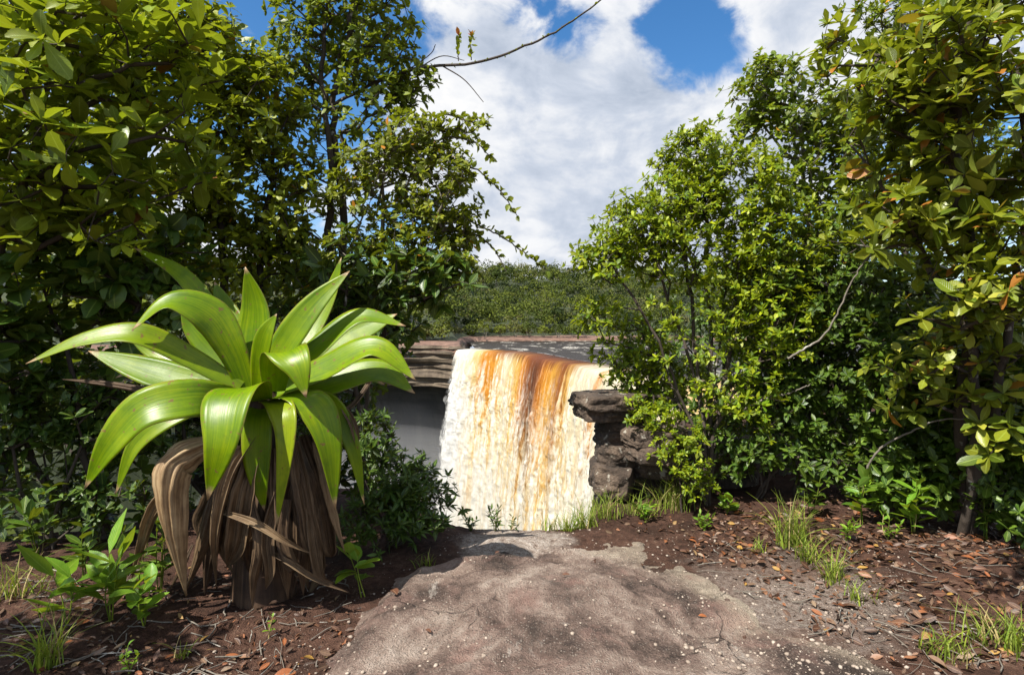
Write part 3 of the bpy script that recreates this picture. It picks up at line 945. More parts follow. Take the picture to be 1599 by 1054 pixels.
# rim of the far side: from the left gorge wall to the lip, then the far bank
RIM = np.array([(-420, -330), (-330, -120), (-262, 10), (-205, 95), (-150, 150), (-105, 185), (-70, 206), (-45, 214), (-30, 212), (-18.2, 201.5), (-20, 225), (-22, 255), (-20, 289), (10, 297), (60, 299), (150, 303), (420, 322), (600, 330.)])
CEN = np.array([0.0, 100.0])
RANG = np.unwrap(np.arctan2(RIM[:, 1] - CEN[1], RIM[:, 0] - CEN[0])) + 2 * math.pi
RRAD = np.linalg.norm(RIM - CEN, axis=1)


def far_z(d, x, y):
    left = sstep(-15, -60, x)
    z = -6.9 + 1.2 * sstep(0, 10, d) + 41 * sstep(10, 235, d) * (1 - 0.15 * left) + 11 * fbm(x * 0.010, y * 0.010, oct=3, seed=51) * sstep(20, 150, d)
    return z + 0.5 * fbm(x * 0.2, y * 0.2, oct=3, seed=52)


def rim_dist(x, y):
    """distance outside the rim (positive on the plateau)"""
    a = np.arctan2(y - CEN[1], x - CEN[0])
    a = np.where(a < -1.0, a + 2 * math.pi, a)
    order = np.argsort(RANG)
    rb = np.interp(a, RANG[order], RRAD[order])
    return np.hypot(x - CEN[0], y - CEN[1]) - rb


def build_far():
    t = np.linspace(0, 1, 260)
    cum = np.concatenate([[0], np.cumsum(np.linalg.norm(np.diff(RIM, axis=0), axis=1))]); cum /= cum[-1]
    RX = np.interp(t, cum, RIM[:, 0]); RY = np.interp(t, cum, RIM[:, 1])
    jit = 1.0 * fbm(RX * 0.12, RY * 0.12, oct=4, seed=55)
    R = np.column_stack([RX, RY])
    dirs = nrm(R - CEN)
    R = R + dirs * jit[:, None]
    ds = np.concatenate([[-1.5, 0, 2, 4, 7, 11, 16], np.linspace(22, 260, 24), [300, 360, 460, 640, 900, 1400, 2200, 3600, 6000]])
    rows = []
    for d in ds:
        p = R + dirs * d
        rows.append(np.column_stack([p, far_z(np.full(len(p), d), p[:, 0], p[:, 1]) - (3.0 if d < 0 else 0.0)]))
    V = np.concatenate(rows)
    fc = grid_faces(len(ds), len(t))
    me = mk_mesh('far_hills', V, fc)
    o = link('hills', me, M['forest_floor'])
    tag(o, kind='structure')
    me.materials.append(M['bank'])
    nb = 7 * (len(t) - 1)
    mi = np.zeros(len(me.polygons), np.int32); mi[:nb] = 1
    me.polygons.foreach_set('material_index', mi)
    # layered cap rock of the gorge wall, undercut below
    k = RY < 292
    Rw = R[k & (np.arange(len(R)) < int(np.argmax(np.abs(R[:, 0] + 18.2) < 1.2)) + 14)]
    dw = nrm(Rw - CEN)
    d2 = np.gradient(Rw, axis=0)
    nw = nrm(np.column_stack([d2[:, 1], -d2[:, 0]]))
    al = np.concatenate([[0], np.cumsum(np.linalg.norm(np.diff(Rw, axis=0), axis=1))])
    rows = []
    zs = np.concatenate([np.linspace(0.15, -15, 60)])
    for z in zs:
        layer = np.floor((z + 1.1 * fbm(np.full_like(al, z * 0.5), al * 0.01, oct=3, seed=59) + 0.5 * fbm(al * 0.05, al * 0, oct=3, seed=60)) / 1.1)
        off = 1.5 * (_hash(layer, layer * 0 + 3, layer * 0, 61) - 0.5) + 2.2 * fbm(al * 0.16, np.full_like(al, z * 0.25), oct=5, seed=62)
        off = off + (0.0 if z > -0.4 else 0.6) - 0.04 * z
        rows.append(np.column_stack([Rw + nw * off[:, None], -5.9 + z + 0 * al - 0.9 + 0.5 * 0]))
    o = link('gorge_cliff', mk_mesh('gorge_cliff', np.concatenate(rows), grid_faces(len(rows), len(Rw)), smooth=False), M['cliff'])
    tag(o, kind='structure')
    rows2 = []
    last = rows[-1]
    for z, inset in ((0, 0.0), (-0.3, -4), (-1.0, -12), (-2.5, -22), (-6, -29), (-14, -32), (-26, -33), (-40, -31), (-60, -26)):
        nz = fbm(al * 0.06, np.full_like(al, z * 0.05), oct=5, seed=63)
        q = last.copy()
        q[:, :2] = last[:, :2] + dw * (-inset + nz * min(3.0, -inset * 0.3))[:, None]
        q[:, 2] = last[:, 2] + z
        rows2.append(q)
    o = link('gorge_alcove', mk_mesh('gorge_alcove', np.concatenate(rows2), grid_faces(len(rows2), len(Rw))), M['alcove'])
    tag(o, kind='structure')
    # gorge floor with talus rising to the left wall
    xs = np.linspace(-520, 120, 100); ys = np.linspace(-420, 300, 110)
    X, Y = np.meshgrid(xs, ys)
    Z = gorge_z(X, Y)
    o = link('gorge_floor', mk_mesh('gorge_floor', np.column_stack([X.ravel(), Y.ravel(), Z.ravel()]), grid_faces(110, 100)), M['forest_floor'])
    tag(o, kind='structure')


def gorge_z(x, y):
    d = -rim_dist(x, y)
    return -76 + 46 * sstep(70, 8, d) * sstep(-75, -120, x) + 4 * fbm(x * 0.03, y * 0.03, oct=3, seed=70) + 8 * sstep(-40, -90, x)


build_far()


def crowns(pts, radii, heights, nface, fsize, rnd, seed=1):
    """leaf-clump faces for many far crowns -> V, F, luv"""
    g = np.random.default_rng(seed)
    tot = int(nface.sum())
    idx = np.repeat(np.arange(len(pts)), nface)
    u = nrm(g.normal(size=(tot, 3)))
    u[:, 2] = np.where(u[:, 2] < -0.25, -u[:, 2], u[:, 2])
    rr = g.uniform(0.6, 1.05, tot) ** 0.5
    lob = 1 + 0.5 * (vnoise(u[:, 0] * 2.2 + idx * 3.1, u[:, 1] * 2.2 + idx * 1.7, u[:, 2] * 2.2, seed) - 0.5) * 2
    R = np.stack([radii, radii, heights], 1)[idx]
    c = pts[idx] + u * R * (rr * lob)[:, None]
    n = nrm(u + 0.7 * g.normal(size=(tot, 3)))
    a = nrm(np.cross(n, g.normal(size=(tot, 3)))); b = np.cross(n, a)
    sz = (fsize[idx] * g.uniform(0.5, 1.3, tot))[:, None]
    q = np.stack([c - a * sz, c - b * sz * 0.7 + n * sz * 0.2, c + a * sz * 0.9, c + b * sz * 0.8 + n * sz * 0.15], 1)
    luv = np.zeros((tot, 4, 3))
    luv[..., 1] = g.uniform(0, 1, tot)[:, None]
    luv[..., 2] = np.clip(rnd[idx] + g.normal(0, 0.06, tot), 0, 1)[:, None]
    return q.reshape(-1, 3), np.arange(tot * 4).reshape(-1, 4), luv.reshape(-1, 3)


def build_forest():
    g = np.random.default_rng(5)
    N = 8200
    x = g.uniform(-380, 380, N); y = g.uniform(150, 720, N)
    d = rim_dist(x, y)
    az = np.degrees(np.arctan2(x, y))
    keep = (d > 17) & (d < 430) & (az > -46) & (az < 30)
    vis = (az > -14) & (az < 17)
    keep &= vis | (g.uniform(size=N) < 0.35)
    x, y, d, vis = x[keep], y[keep], d[keep], vis[keep]
    rad = (2.4 + 5.6 * g.uniform(0, 1, len(x)) ** 1.7) * np.where(d < 25, 0.7, 1.0)
    hh = rad * g.uniform(0.7, 1.15, len(x))
    rise = np.where(d < 25, 1.2, 3.6) + 5.0 * (g.uniform(0, 1, len(x)) > 0.86) + (rad - 2) * 1.0 + g.uniform(0, 2.5, len(x)) * np.where(d < 25, 0.5, 1.0)
    z = far_z(d, x, y) + rise
    pts = np.column_stack([x, y, z])
    nf = np.where(vis, np.where(d < 260, 130, 70), 30)
    fs = np.where(vis, 0.62, 1.4)
    rnd = np.clip(0.5 + 0.5 * fbm(x * 0.03, y * 0.03, oct=3, seed=71) * 0.5 + g.normal(0, 0.36, len(x)), 0, 1)
    V, Fc, L = crowns(pts, rad, hh, nf, fs, rnd, 3)
    o = link('far_forest', mk_mesh('far_forest', V, Fc, L, smooth=False), M['forest'])
    tag(o, 'dense green rainforest covering the hill across the river', 'forest', kind='stuff')
    # forest on the talus far below, seen through the left thicket
    N = 2600
    x = g.uniform(-330, -45, N); y = g.uniform(60, 260, N)
    d = -rim_dist(x, y)
    az = np.degrees(np.arctan2(x, y))
    bare = np.hypot((x + 168) / 22, (y - 178) / 14) < 1
    keep = (d > 8) & (az > -48) & (az < -15) & ~bare & ~((d < 45) & (x > -120))
    x, y = x[keep], y[keep]
    rad = g.uniform(2.2, 4.5, len(x)); hh = rad * g.uniform(0.8, 1.2, len(x))
    pts = np.column_stack([x, y, gorge_z(x, y) + g.uniform(1.5, 4, len(x))])
    rnd = np.clip(g.normal(0.6, 0.2, len(x)), 0, 1)
    V, Fc, L = crowns(pts, rad, hh, np.full(len(x), 70), np.full(len(x), 0.8), rnd, 4)
    o = link('gorge_forest', mk_mesh('gorge_forest', V, Fc, L, smooth=False), M['forest'])
    tag(o, 'sunlit green forest on the gorge slope far below', 'forest', kind='stuff')
    # emergent trees along the skyline and the riverside
    labels = []
    specs = [(790, 425, 470, 4.6, 1.6, 11, 'umbrella-crowned tree standing above the forest skyline, widest of the skyline trees'),
             (775, 424, 474, 3.0, 1.5, 10, 'small umbrella-crowned tree on the forest skyline beside the widest one'),
             (829, 426, 476, 3.4, 2.2, 9, 'round-crowned tree just breaking the forest skyline above the waterfall'),
             (905, 427, 480, 4.0, 2.0, 9, 'flat-topped tree on the forest skyline next to the bright shrub'),
             ]
    for px, py, D, r, h, th, lab in specs:
        top = P(px, py, D)
        c = top - np.array([0, 0, h])
        dd = rim_dist(c[:1], c[1:2])
        gz = far_z(dd, c[:1], c[1:2])[0]
        gz = min(gz, c[2] - 4)
        e = empty('emergent_tree', (c[0], c[1], gz))
        tag(e, lab, 'tree', 'trees breaking the skyline')
        tb = Tubes()
        tb.add([(c[0], c[1], gz - 1.5), (c[0] + 0.3, c[1], (gz + c[2]) / 2), (c[0], c[1], c[2])], [0.35, 0.28, 0.18], 7)
        for k in range(5):
            a = k * 1.26
            tb.add([(c[0], c[1], c[2] - 2), (c[0] + math.cos(a) * r * 0.4, c[1] + math.sin(a) * r * 0.4, c[2] - 0.8), (c[0] + math.cos(a) * r * 0.8, c[1] + math.sin(a) * r * 0.8, c[2] + 0.1)], [0.16, 0.11, 0.05], 5)
        tb.build('trunk', M['bark'], e)
        V, Fc, L = crowns(c[None], np.array([r]), np.array([h]), np.array([200]), np.array([0.5]), np.array([0.35]), int(px))
        link('crown', mk_mesh('crown', V, Fc, L, smooth=False), M['forest'], e)
    bank = [(640, 520, 'grey-green'), (668, 516, ''), (692, 522, ''), (735, 515, ''), (757, 520, ''), (781, 512, ''), (805, 521, ''), (826, 513, ''), (848, 519, ''), (872, 511, ''), (895, 518, ''), (914, 514, '')]
    for i, (px, py, _) in enumerate(bank):
        D = 306 if px > 705 else 232
        b = P(px, 530, D)
        dd = rim_dist(b[:1], b[1:2]); gz = far_z(dd, b[:1], b[1:2])[0]
        e = empty('riverside_tree', (b[0], b[1], gz))
        tag(e, 'leafy riverside tree on the red rock bank above the falls', 'tree', 'trees lining the far river bank')
        r = g.uniform(3.0, 4.6); h = g.uniform(3.0, 4.6); c = np.array([b[0], b[1], gz + h * 0.75 + 0.6])
        tb = Tubes()
        for k in range(3):
            tb.add([(b[0] + k * 0.2, b[1], gz - 0.5), (b[0] + (k - 1) * 0.9, b[1] - 0.2, gz + 1.6), (b[0] + (k - 1) * 1.6, b[1], c[2] + 0.6)], [0.20, 0.14, 0.05], 5)
        tb.build('trunk', M['bark_grey'], e)
        V, Fc, L = crowns(c[None], np.array([r]), np.array([h]), np.array([420]), np.array([0.5]), np.array([0.45 + 0.5 * g.uniform()]), 100 + i)
        link('crown', mk_mesh('crown', V, Fc, L, smooth=False), M['forest'], e)


build_forest()

# ------------------------------------------------------------------ rock outcrop on the rim, right of the falls
def rock_mesh(name, c, size, seed, rot=0.0, sub=44, sq=4.0, rough=0.10, tilt=0.0):
    """a weathered block: super-ellipsoid with bedding grooves and noise"""
    u = np.linspace(0, 2 * math.pi, sub * 2, endpoint=False)
    v = np.linspace(-math.pi / 2, math.pi / 2, sub)
    U, Vv = np.meshgrid(u, v)
    d = np.stack([np.cos(Vv) * np.cos(U), np.cos(Vv) * np.sin(U), np.sin(Vv)], -1).reshape(-1, 3)
    r = 1.0 / np.maximum((np.abs(d) ** sq).sum(1) ** (1.0 / sq), 1e-6)
    p = d * r[:, None]
    S = np.array(size) / 2
    w = p * S
    nz = fbm(w[:, 0] * 3 + seed, w[:, 1] * 3, w[:, 2] * 3, oct=5, seed=seed, gain=0.6)
    bed = (vnoise(w[:, 2] * 16 + seed, w[:, 0] * 1.2, w[:, 1] * 1.2, seed + 3) - 0.5)
    k = 1 + rough * 1.6 * nz
    w = w * k[:, None]
    hz = nrm(np.column_stack([p[:, 0], p[:, 1], p[:, 2] * 0]))
    w = w + hz * (bed * rough * 0.55 * min(size))[:, None] * (1 - np.abs(p[:, 2:3]) ** 6)
    g = np.random.default_rng(seed + 77)
    for k in range(14):                       # broken faces
        n = nrm(g.normal(size=3) * np.array([1.0, 1.0, 0.45]))
        reach = (np.abs(n) * S).sum()
        h = reach * g.uniform(0.62, 0.86)
        ex = w @ n - h
        w = w - np.where(ex > 0, ex * 0.92, 0)[:, None] * n
    w = w + nrm(w) * (0.035 * fbm(w[:, 0] * 9, w[:, 1] * 9, w[:, 2] * 22, oct=5, seed=seed + 5, gain=0.65))[:, None]
    w[:, 2] += math.tan(tilt) * w[:, 0]
    cr, sr = math.cos(rot), math.sin(rot)
    x = w[:, 0] * cr - w[:, 1] * sr; y = w[:, 0] * sr + w[:, 1] * cr
    W = np.column_stack([x, y, w[:, 2]]) + np.asarray(c)
    nc = sub * 2
    i = np.arange(sub - 1)[:, None] * nc + np.arange(nc)[None, :]
    j = np.arange(sub - 1)[:, None] * nc + (np.arange(nc)[None, :] + 1) % nc
    fc = np.stack([i, j, j + nc, i + nc], -1).reshape(-1, 4)
    return mk_mesh(name, W, fc)


def build_outcrop():
    D = 5.05
    s = D / F
    b = P(985, 790, D)
    e = empty('rock_outcrop', (b[0], b[1], -0.2))
    tag(e, 'dark weathered rock outcrop with an overhanging ledge at the gorge rim', 'rock')

    def blk(x0, y0, x1, y1, depth, seed, dD=0.0, **kw):
        DD = D + dD
        c = P((x0 + x1) / 2, (y0 + y1) / 2, DD)
        c = c + np.array([0, depth / 2 - 0.15, 0])
        return link('ledge_stone', rock_mesh('ledge_stone', c, ((x1 - x0) * DD / F, depth, (y1 - y0) * DD / F), seed, **kw), M['outcrop'], e)
    blk(892, 616, 1012, 640, 0.60, 3, 0.0, sq=10, rough=0.06, tilt=0.02)
    blk(899, 636, 1008, 657, 0.55, 4, 0.02, sq=9, rough=0.10, tilt=0.03)
    blk(936, 653, 1015, 676, 0.6, 8, 0.12, sq=9, rough=0.10)
    blk(932, 672, 1012, 698, 0.6, 9, 0.08, sq=9, rough=0.10)
    blk(974, 671, 1088, 698, 0.7, 12, -0.22, sq=10, rough=0.07, tilt=-0.02)
    blk(980, 694, 1084, 723, 0.66, 13, -0.19, sq=9, rough=0.10, tilt=-0.03)
    blk(990, 719, 1080, 746, 0.6, 15, -0.02, sq=8, rough=0.14)
    blk(938, 694, 992, 730, 0.6, 20, 0.06, sq=8, rough=0.12)
    blk(927, 726, 996, 775, 0.66, 21, 0.03, sq=7, rough=0.12)
    blk(930, 768, 1000, 880, 0.7, 22, 0.05, sq=7, rough=0.12)
    blk(985, 742, 1110, 800, 0.8, 27, 0.22, sq=8, rough=0.12)
    blk(990, 790, 1110, 900, 0.8, 28, 0.15, sq=8, rough=0.12)
    blk(1050, 690, 1200, 740, 0.9, 33, 0.4, sq=8, rough=0.10)
    blk(1045, 735, 1210, 860, 0.9, 34, 0.45, sq=8, rough=0.12)


build_outcrop()
PLANTS = []

# ------------------------------------------------------------------ leaves and plants
def leaf_template(kind, nseg=4, fold=0.25, curl=0.18, twist=0.0, wav=0.0):
    t = np.linspace(0, 1, nseg + 1)
    prof = {'obovate': lambda t: np.sin(math.pi * t ** 1.55) ** 0.75,
            'elliptic': lambda t: np.sin(math.pi * t) ** 0.85,
            'lance': lambda t: np.sin(math.pi * t ** 0.8) ** 1.1,
            'round': lambda t: np.sin(math.pi * (0.04 + 0.96 * t) ** 1.15) ** 0.55}[kind](np.clip(t, 0, 1))
    prof = np.nan_to_num(prof)
    prof[0] = 0.05; prof[-1] = 0.24 if kind in ('obovate', 'round') else 0.03
    V, L = [], []
    for i, tt in enumerate(t):
        for sx in (-1, 0, 1):
            w = 0.5 * prof[i] * sx
            z = abs(w) * fold * 2 * 0.5 - curl * tt * tt + wav * math.sin(tt * 9 + sx) * abs(w)
            V.append((w, tt * (1 - 0.25 * curl * tt), z + twist * sx * tt * prof[i] * 0.3))
            L.append((sx, tt, 0.0))
    fc = []
    for i in range(nseg):
        for k in (0, 1):
            a = i * 3 + k
            fc.append((a, a + 1, a + 4, a + 3))
    return np.array(V), np.array(fc), np.array(L)


def low_template(kind, curl):
    hi = {'obovate': (0.62, 0.97, 0.36, 0.80), 'elliptic': (0.78, 0.86, 0.28, 0.70), 'lance': (0.86, 0.62, 0.26, 0.66), 'round': (0.86, 0.97, 0.25, 0.76)}[kind]
    w1, w2, t1, t2 = hi
    z = lambda t: -curl * t * t
    V = np.array([(0, 0, 0), (-w1 / 2, t1, z(t1) + 0.05), (w1 / 2, t1, z(t1) + 0.05), (-w2 / 2, t2, z(t2) + 0.05), (w2 / 2, t2, z(t2) + 0.05), (0, 1 - 0.2 * abs(curl), z(1))], float)
    Fc = np.array([(0, 2, 1, 1), (1, 2, 4, 3), (3, 4, 5, 5)])
    L = np.array([(0, 0, 0), (-1, t1, 0), (1, t1, 0), (-1, t2, 0), (1, t2, 0), (0, 1, 0)], float)
    return V, (np.array([(0, 2, 1), (3, 4, 5)]), np.array([(1, 2, 4, 3)])), L


TEMPL = {}


def templ(kind, nseg):
    key = (kind, nseg)
    if key not in TEMPL:
        out = []
        for f, c, tw, wv in ((0.25, 0.14, 0.0, 0.05), (0.45, 0.30, 0.15, 0.08), (0.12, -0.06, -0.15, 0.12), (0.35, 0.5, 0.1, 0.0)):
            if nseg == 0:
                V, Fc, L = low_template(kind, c)
            else:
                V, Fc, L = leaf_template(kind, nseg, f, c, tw, wv)
                Fc = (np.zeros((0, 3), int), Fc)
            out.append((V, Fc, L))
        TEMPL[key] = out
    return TEMPL[key]


LEAFMESH = {}


def leaf_mesh(kind, nseg, var, matname):
    key = (kind, nseg, var, matname)
    if key not in LEAFMESH:
        V, Fc, L = templ(kind, nseg)[var]
        me = mk_mesh('leaf', V, list(Fc), L)
        me.materials.append(M[matname])
        LEAFMESH[key] = me
    return LEAFMESH[key]


class Leaves:
    """positions, frames and sizes of the leaves of one plant"""
    def __init__(s):
        s.p, s.d, s.n, s.l, s.w = [], [], [], [], []

    def add(s, p, d, n, l, w):
        s.p.append(p); s.d.append(d); s.n.append(n); s.l.append(l); s.w.append(w)

    def arrays(s):
        p = np.concatenate(s.p); d = nrm(np.concatenate(s.d)); n = np.concatenate(s.n)
        n = nrm(n - (n * d).sum(1, keepdims=True) * d)
        return p, d, n, np.concatenate(s.l), np.concatenate(s.w)


def leaves_mesh(name, A, sel, kind, nseg, var, rnd):
    p, d, n, l, w = [a[sel] for a in A]
    var = var[sel]; rnd = rnd[sel]
    Vs, Fs, F3, Ls, off = [], [], [], [], 0
    X = np.cross(d, n)
    for k, (V, Fc, L) in enumerate(templ(kind, nseg)):
        m = var == k
        if not m.any():
            continue
        W = p[m][:, None] + V[None, :, 0:1] * (X[m] * w[m][:, None])[:, None] + V[None, :, 1:2] * (d[m] * l[m][:, None])[:, None] + V[None, :, 2:3] * (n[m] * w[m][:, None])[:, None]
        c = int(m.sum()); nv = len(V)
        Vs.append(W.reshape(-1, 3))
        Fs.append((Fc[1][None] + (np.arange(c) * nv)[:, None, None]).reshape(-1, 4) + off)
        F3.append((Fc[0][None] + (np.arange(c) * nv)[:, None, None]).reshape(-1, 3) + off)
        LL = np.repeat(L[None], c, 0).copy(); LL[..., 2] = rnd[m][:, None]
        Ls.append(LL.reshape(-1, 3))
        off += c * nv
    return mk_mesh(name, np.concatenate(Vs), [np.concatenate(F3), np.concatenate(Fs)], np.concatenate(Ls))


def rosette(LV, pos, ax, n, L, W, spread=(35, 80), g=rng, droop=0.1, jit=0.25, back=0.0):
    """n leaves round each axis; pos, ax (k,3)"""
    k = len(pos)
    a = nrm(ax)
    b = nrm(np.cross(a, np.array([0.37, 0.61, 0.23]) + 0 * a)); c = np.cross(a, b)
    i = np.arange(n)[None, :] + g.uniform(0, 20, (k, 1))
    ph = i * 2.39996 + g.normal(0, jit, (k, n))
    f = np.linspace(1, 0, n)[None, :] * np.ones((k, 1))
    th = np.radians(spread[0] + (spread[1] - spread[0]) * f + g.normal(0, 9, (k, n)))
    d = a[:, None] * np.cos(th)[..., None] + (b[:, None] * np.cos(ph)[..., None] + c[:, None] * np.sin(ph)[..., None]) * np.sin(th)[..., None]
    d = d + np.array([0, 0, -1.0]) * droop * g.uniform(0.2, 1.6, (k, n, 1))
    nn = a[:, None] * 0.8 + np.array([0, 0, 0.5]) + g.normal(0, 0.22, (k, n, 3))
    p = pos[:, None] - a[:, None] * (f * back)[..., None]
    sc = g.uniform(0.55, 1.2, (k, n)) * (0.55 + 0.45 * f ** 0.6) * g.uniform(0.7, 1.2, (k, 1))
    LV.add(p.reshape(-1, 3), nrm(d).reshape(-1, 3), nn.reshape(-1, 3), (L * sc).ravel(), (W * sc * g.uniform(0.85, 1.15, (k, n))).ravel())


def ell(px, py, D, rx, ry, rd, w=1.0):
    c = P(px, py, D)
    return (c, np.array([rx * D / F, rd, ry * D / F]), w)


def grow(stems, tips, tip_r=0.0035, expo=0.46, wob=0.10, g=rng):
    """connect tips to the stems; returns (node pos, parent, radius-weight, stem flag)"""
    pos, par, stem, pathlen = [], [], [], []
    for st in stems:
        base = len(pos)
        for k, p in enumerate(st):
            pos.append(p); par.append(-1 if k == 0 else len(pos) - 2); stem.append(True)
            pathlen.append(0 if k == 0 else pathlen[-1] + np.linalg.norm(st[k] - st[k - 1]))
    stempts = np.array(pos)
    dmin = np.array([np.min(np.linalg.norm(stempts - t, axis=1)) for t in tips])
    cap = len(pos) + len(tips) * 7
    PA = np.zeros((cap, 3)); PA[:len(pos)] = stempts
    PL = np.zeros(cap); PL[:len(pos)] = pathlen
    n = len(pos)
    tipnode = np.zeros(len(tips), int)
    for ti in np.argsort(dmin):
        t = tips[ti]
        v = t - PA[:n]
        dist = np.linalg.norm(v, axis=1)
        up = v[:, 2] / np.maximum(dist, 1e-6)
        cost = dist * (1 + 0.9 * np.clip(0.15 - up, 0, 1)) + 0.12 * PL[:n]
        cost[PA[:n, 2] < 0.25] += 0.6
        j = int(np.argmin(cost))
        q = PA[j]
        L = dist[j]
        pdv = nrm(PA[j] - PA[par[j]]) if par[j] >= 0 else UP
        m = int(np.clip(L / 0.14, 1, 5))
        mid = q + (t - q) * 0.4 + pdv * L * 0.16 + np.array([0, 0, 1]) * L * 0.10 + g.normal(0, wob * L * 0.5, 3)
        prev = j
        for k in range(1, m + 1):
            s = k / m
            p = (1 - s) ** 2 * q + 2 * s * (1 - s) * mid + s * s * t
            if k < m:
                p = p + g.normal(0, wob * 0.12 * L, 3)
            PA[n] = p
            PL[n] = PL[prev] + np.linalg.norm(p - PA[prev])
            par.append(prev); stem.append(False)
            prev = n
            n += 1
        tipnode[ti] = prev
    cnt = np.zeros(n)
    cnt[tipnode] += 1
    for i in range(n - 1, -1, -1):
        if par[i] >= 0:
            cnt[par[i]] += cnt[i]
    # stems were written in order, so a parent always precedes its child
    return PA[:n], np.array(par), tip_r * np.maximum(cnt, 1) ** expo, np.array(stem), tipnode


def wood(PA, par, R, stemf, which, sides=5):
    """one segment tube for each node to its parent"""
    idx = [i for i in range(len(PA)) if par[i] >= 0 and (stemf[i] == which)]
    if not idx:
        return None
    idx = np.array(idx)
    a = PA[par[idx]]; b = PA[idx]
    # where a twig leaves a thick limb it starts with its own girth
    ra = np.minimum(R[par[idx]], R[idx] * (1.25 if not which else 3.0)); rb = R[idx]
    T = nrm(b - a)
    A = nrm(np.cross(T, np.array([0.31, 0.57, 0.21]) + 0 * T)); B = np.cross(T, A)
    an = np.arange(sides) / sides * 2 * math.pi
    ring = np.cos(an)[None, :, None] * A[:, None] + np.sin(an)[None, :, None] * B[:, None]
    b2 = b + T * (rb * 0.35)[:, None]
    V = np.stack([a[:, None] + ring * ra[:, None, None], b2[:, None] + ring * rb[:, None, None]], 1).reshape(-1, 3)
    k = np.arange(sides)
    fc = np.stack([k, (k + 1) % sides, (k + 1) % sides + sides, k + sides], 1)
    Fc = (fc[None] + (np.arange(len(idx)) * 2 * sides)[:, None, None]).reshape(-1, 4)
    return V, Fc


def plant(name, label, cat, base, stems, ells, ntips, kind, matname, L, W, n_leaf, shoots, sub_r, group=None, nseg=3, spread=(35, 80), droop=0.12,
          outward=0.5, upw=0.6, tip_r=0.0035, stem_r=None, bark='bark', shell=0.35, back=0.0, seed=1, extra_tips=None, expo=0.46, maxleaf=300, stem_parts='trunk', helio=0.55):
    g = np.random.default_rng(seed)
    base = np.array([base[0], base[1], float(surf_z(base[0], base[1])[0]) - 0.03]) if len(base) == 2 else np.array(base, float)
    st3 = []
    for st in stems:
        pts = [base + np.array([g.normal(0, 0.02), g.normal(0, 0.02), 0])] + [np.asarray(p, float) for p in st]
        ln = sum(np.linalg.norm(pts[i + 1] - pts[i]) for i in range(len(pts) - 1))
        c = crom(pts, max(5, int(ln / 0.13)))
        c[1:-1] += g.normal(0, 0.012, (len(c) - 2, 3))
        st3.append(c)
    wts = np.array([e[2] * (e[1][0] * e[1][1] * e[1][2]) ** (2 / 3) for e in ells]); wts /= wts.sum()
    tips, cen = [], []
    for e, w in zip(ells, wts):
        k = max(1, int(round(ntips * w)))
        u = nrm(g.normal(size=(k, 3))) * (g.uniform(0, 1, (k, 1)) ** shell)
        tips.append(e[0] + u * e[1]); cen.append(np.repeat(e[0][None], k, 0))
    tips = np.concatenate(tips); cen = np.concatenate(cen)
    if extra_tips is not None:
        tips = np.concatenate([tips, extra_tips]); cen = np.concatenate([cen, extra_tips - np.array([0, 0, 0.3])])
    ok = tips[:, 2] > base[2] + 0.12
    tips, cen = tips[ok], cen[ok]
    PA, par, R, stemf, tipn = grow(st3, tips, tip_r, expo, g=g)
    if stem_r is not None:
        # stems keep a steady taper
        k = 0
        for c in st3:
            f = np.linspace(1, 0.3, len(c))
            R[k:k + len(c)] = np.maximum(R[k:k + len(c)] * 0.6, stem_r * f)
            k += len(c)
    out = nrm(tips - cen)
    ax = nrm(out * outward + UP * upw * 0.75 + SUN_DIR * helio + g.normal(0, 0.35, tips.shape))
    LV = Leaves()
    tw = Tubes()
    twV = []
    for s in range(shoots):
        if s == 0:
            sp, sa = tips, ax
        else:
            o = nrm(g.normal(size=tips.shape) + ax * 0.6)
            sp = tips + o * sub_r * g.uniform(0.45, 1.0, (len(tips), 1))
            sa = nrm(o * 0.55 + ax * 0.6 + g.normal(0, 0.25, tips.shape))
            twV.append((tips, sp))
        rosette(LV, sp, sa, n_leaf, L, W, spread, g, droop, back=back)
    A = LV.arrays()
    e = empty(name, tuple(base))
    tag(e, label, cat, group)
    PLANTS.append(dict(e=e, A=A, kind=kind, nseg=nseg, mat=matname, seed=seed, maxleaf=maxleaf, leafname='leaf'))
    q = wood(PA, par, R, stemf, True, 8)
    if q: link(stem_parts, mk_mesh(stem_parts, *q), M[bark], e)
    q = wood(PA, par, R, stemf, False, 5)
    Vb, Fb = (q if q else (np.zeros((0, 3)), np.zeros((0, 4), int)))
    if twV:
        a = np.concatenate([t[0] for t in twV]); b = np.concatenate([t[1] for t in twV])
        T = nrm(b - a); X = nrm(np.cross(T, np.array([0.3, 0.5, 0.2]) + 0 * T)); Y = np.cross(T, X)
        an = np.arange(3) / 3 * 2 * math.pi
        ring = np.cos(an)[None, :, None] * X[:, None] + np.sin(an)[None, :, None] * Y[:, None]
        mid = (a + b) / 2 + g.normal(0, 0.012, a.shape) - np.array([0, 0, 0.012])
        V2 = np.stack([a[:, None] + ring * tip_r * 0.9, mid[:, None] + ring * tip_r * 0.75, b[:, None] + ring * tip_r * 0.5], 1).reshape(-1, 3)
        k = np.arange(3)
        f1 = np.stack([k, (k + 1) % 3, (k + 1) % 3 + 3, k + 3], 1)
        fc = np.concatenate([f1, f1 + 3])
        F2 = (fc[None] + (np.arange(len(a)) * 9)[:, None, None]).reshape(-1, 4) + len(Vb)
        Vb = np.concatenate([Vb, V2]); Fb = np.concatenate([Fb, F2])
    if len(Fb): link('branches', mk_mesh('branches', Vb, Fb), M[bark], e)['kind'] = 'stuff'
    return e


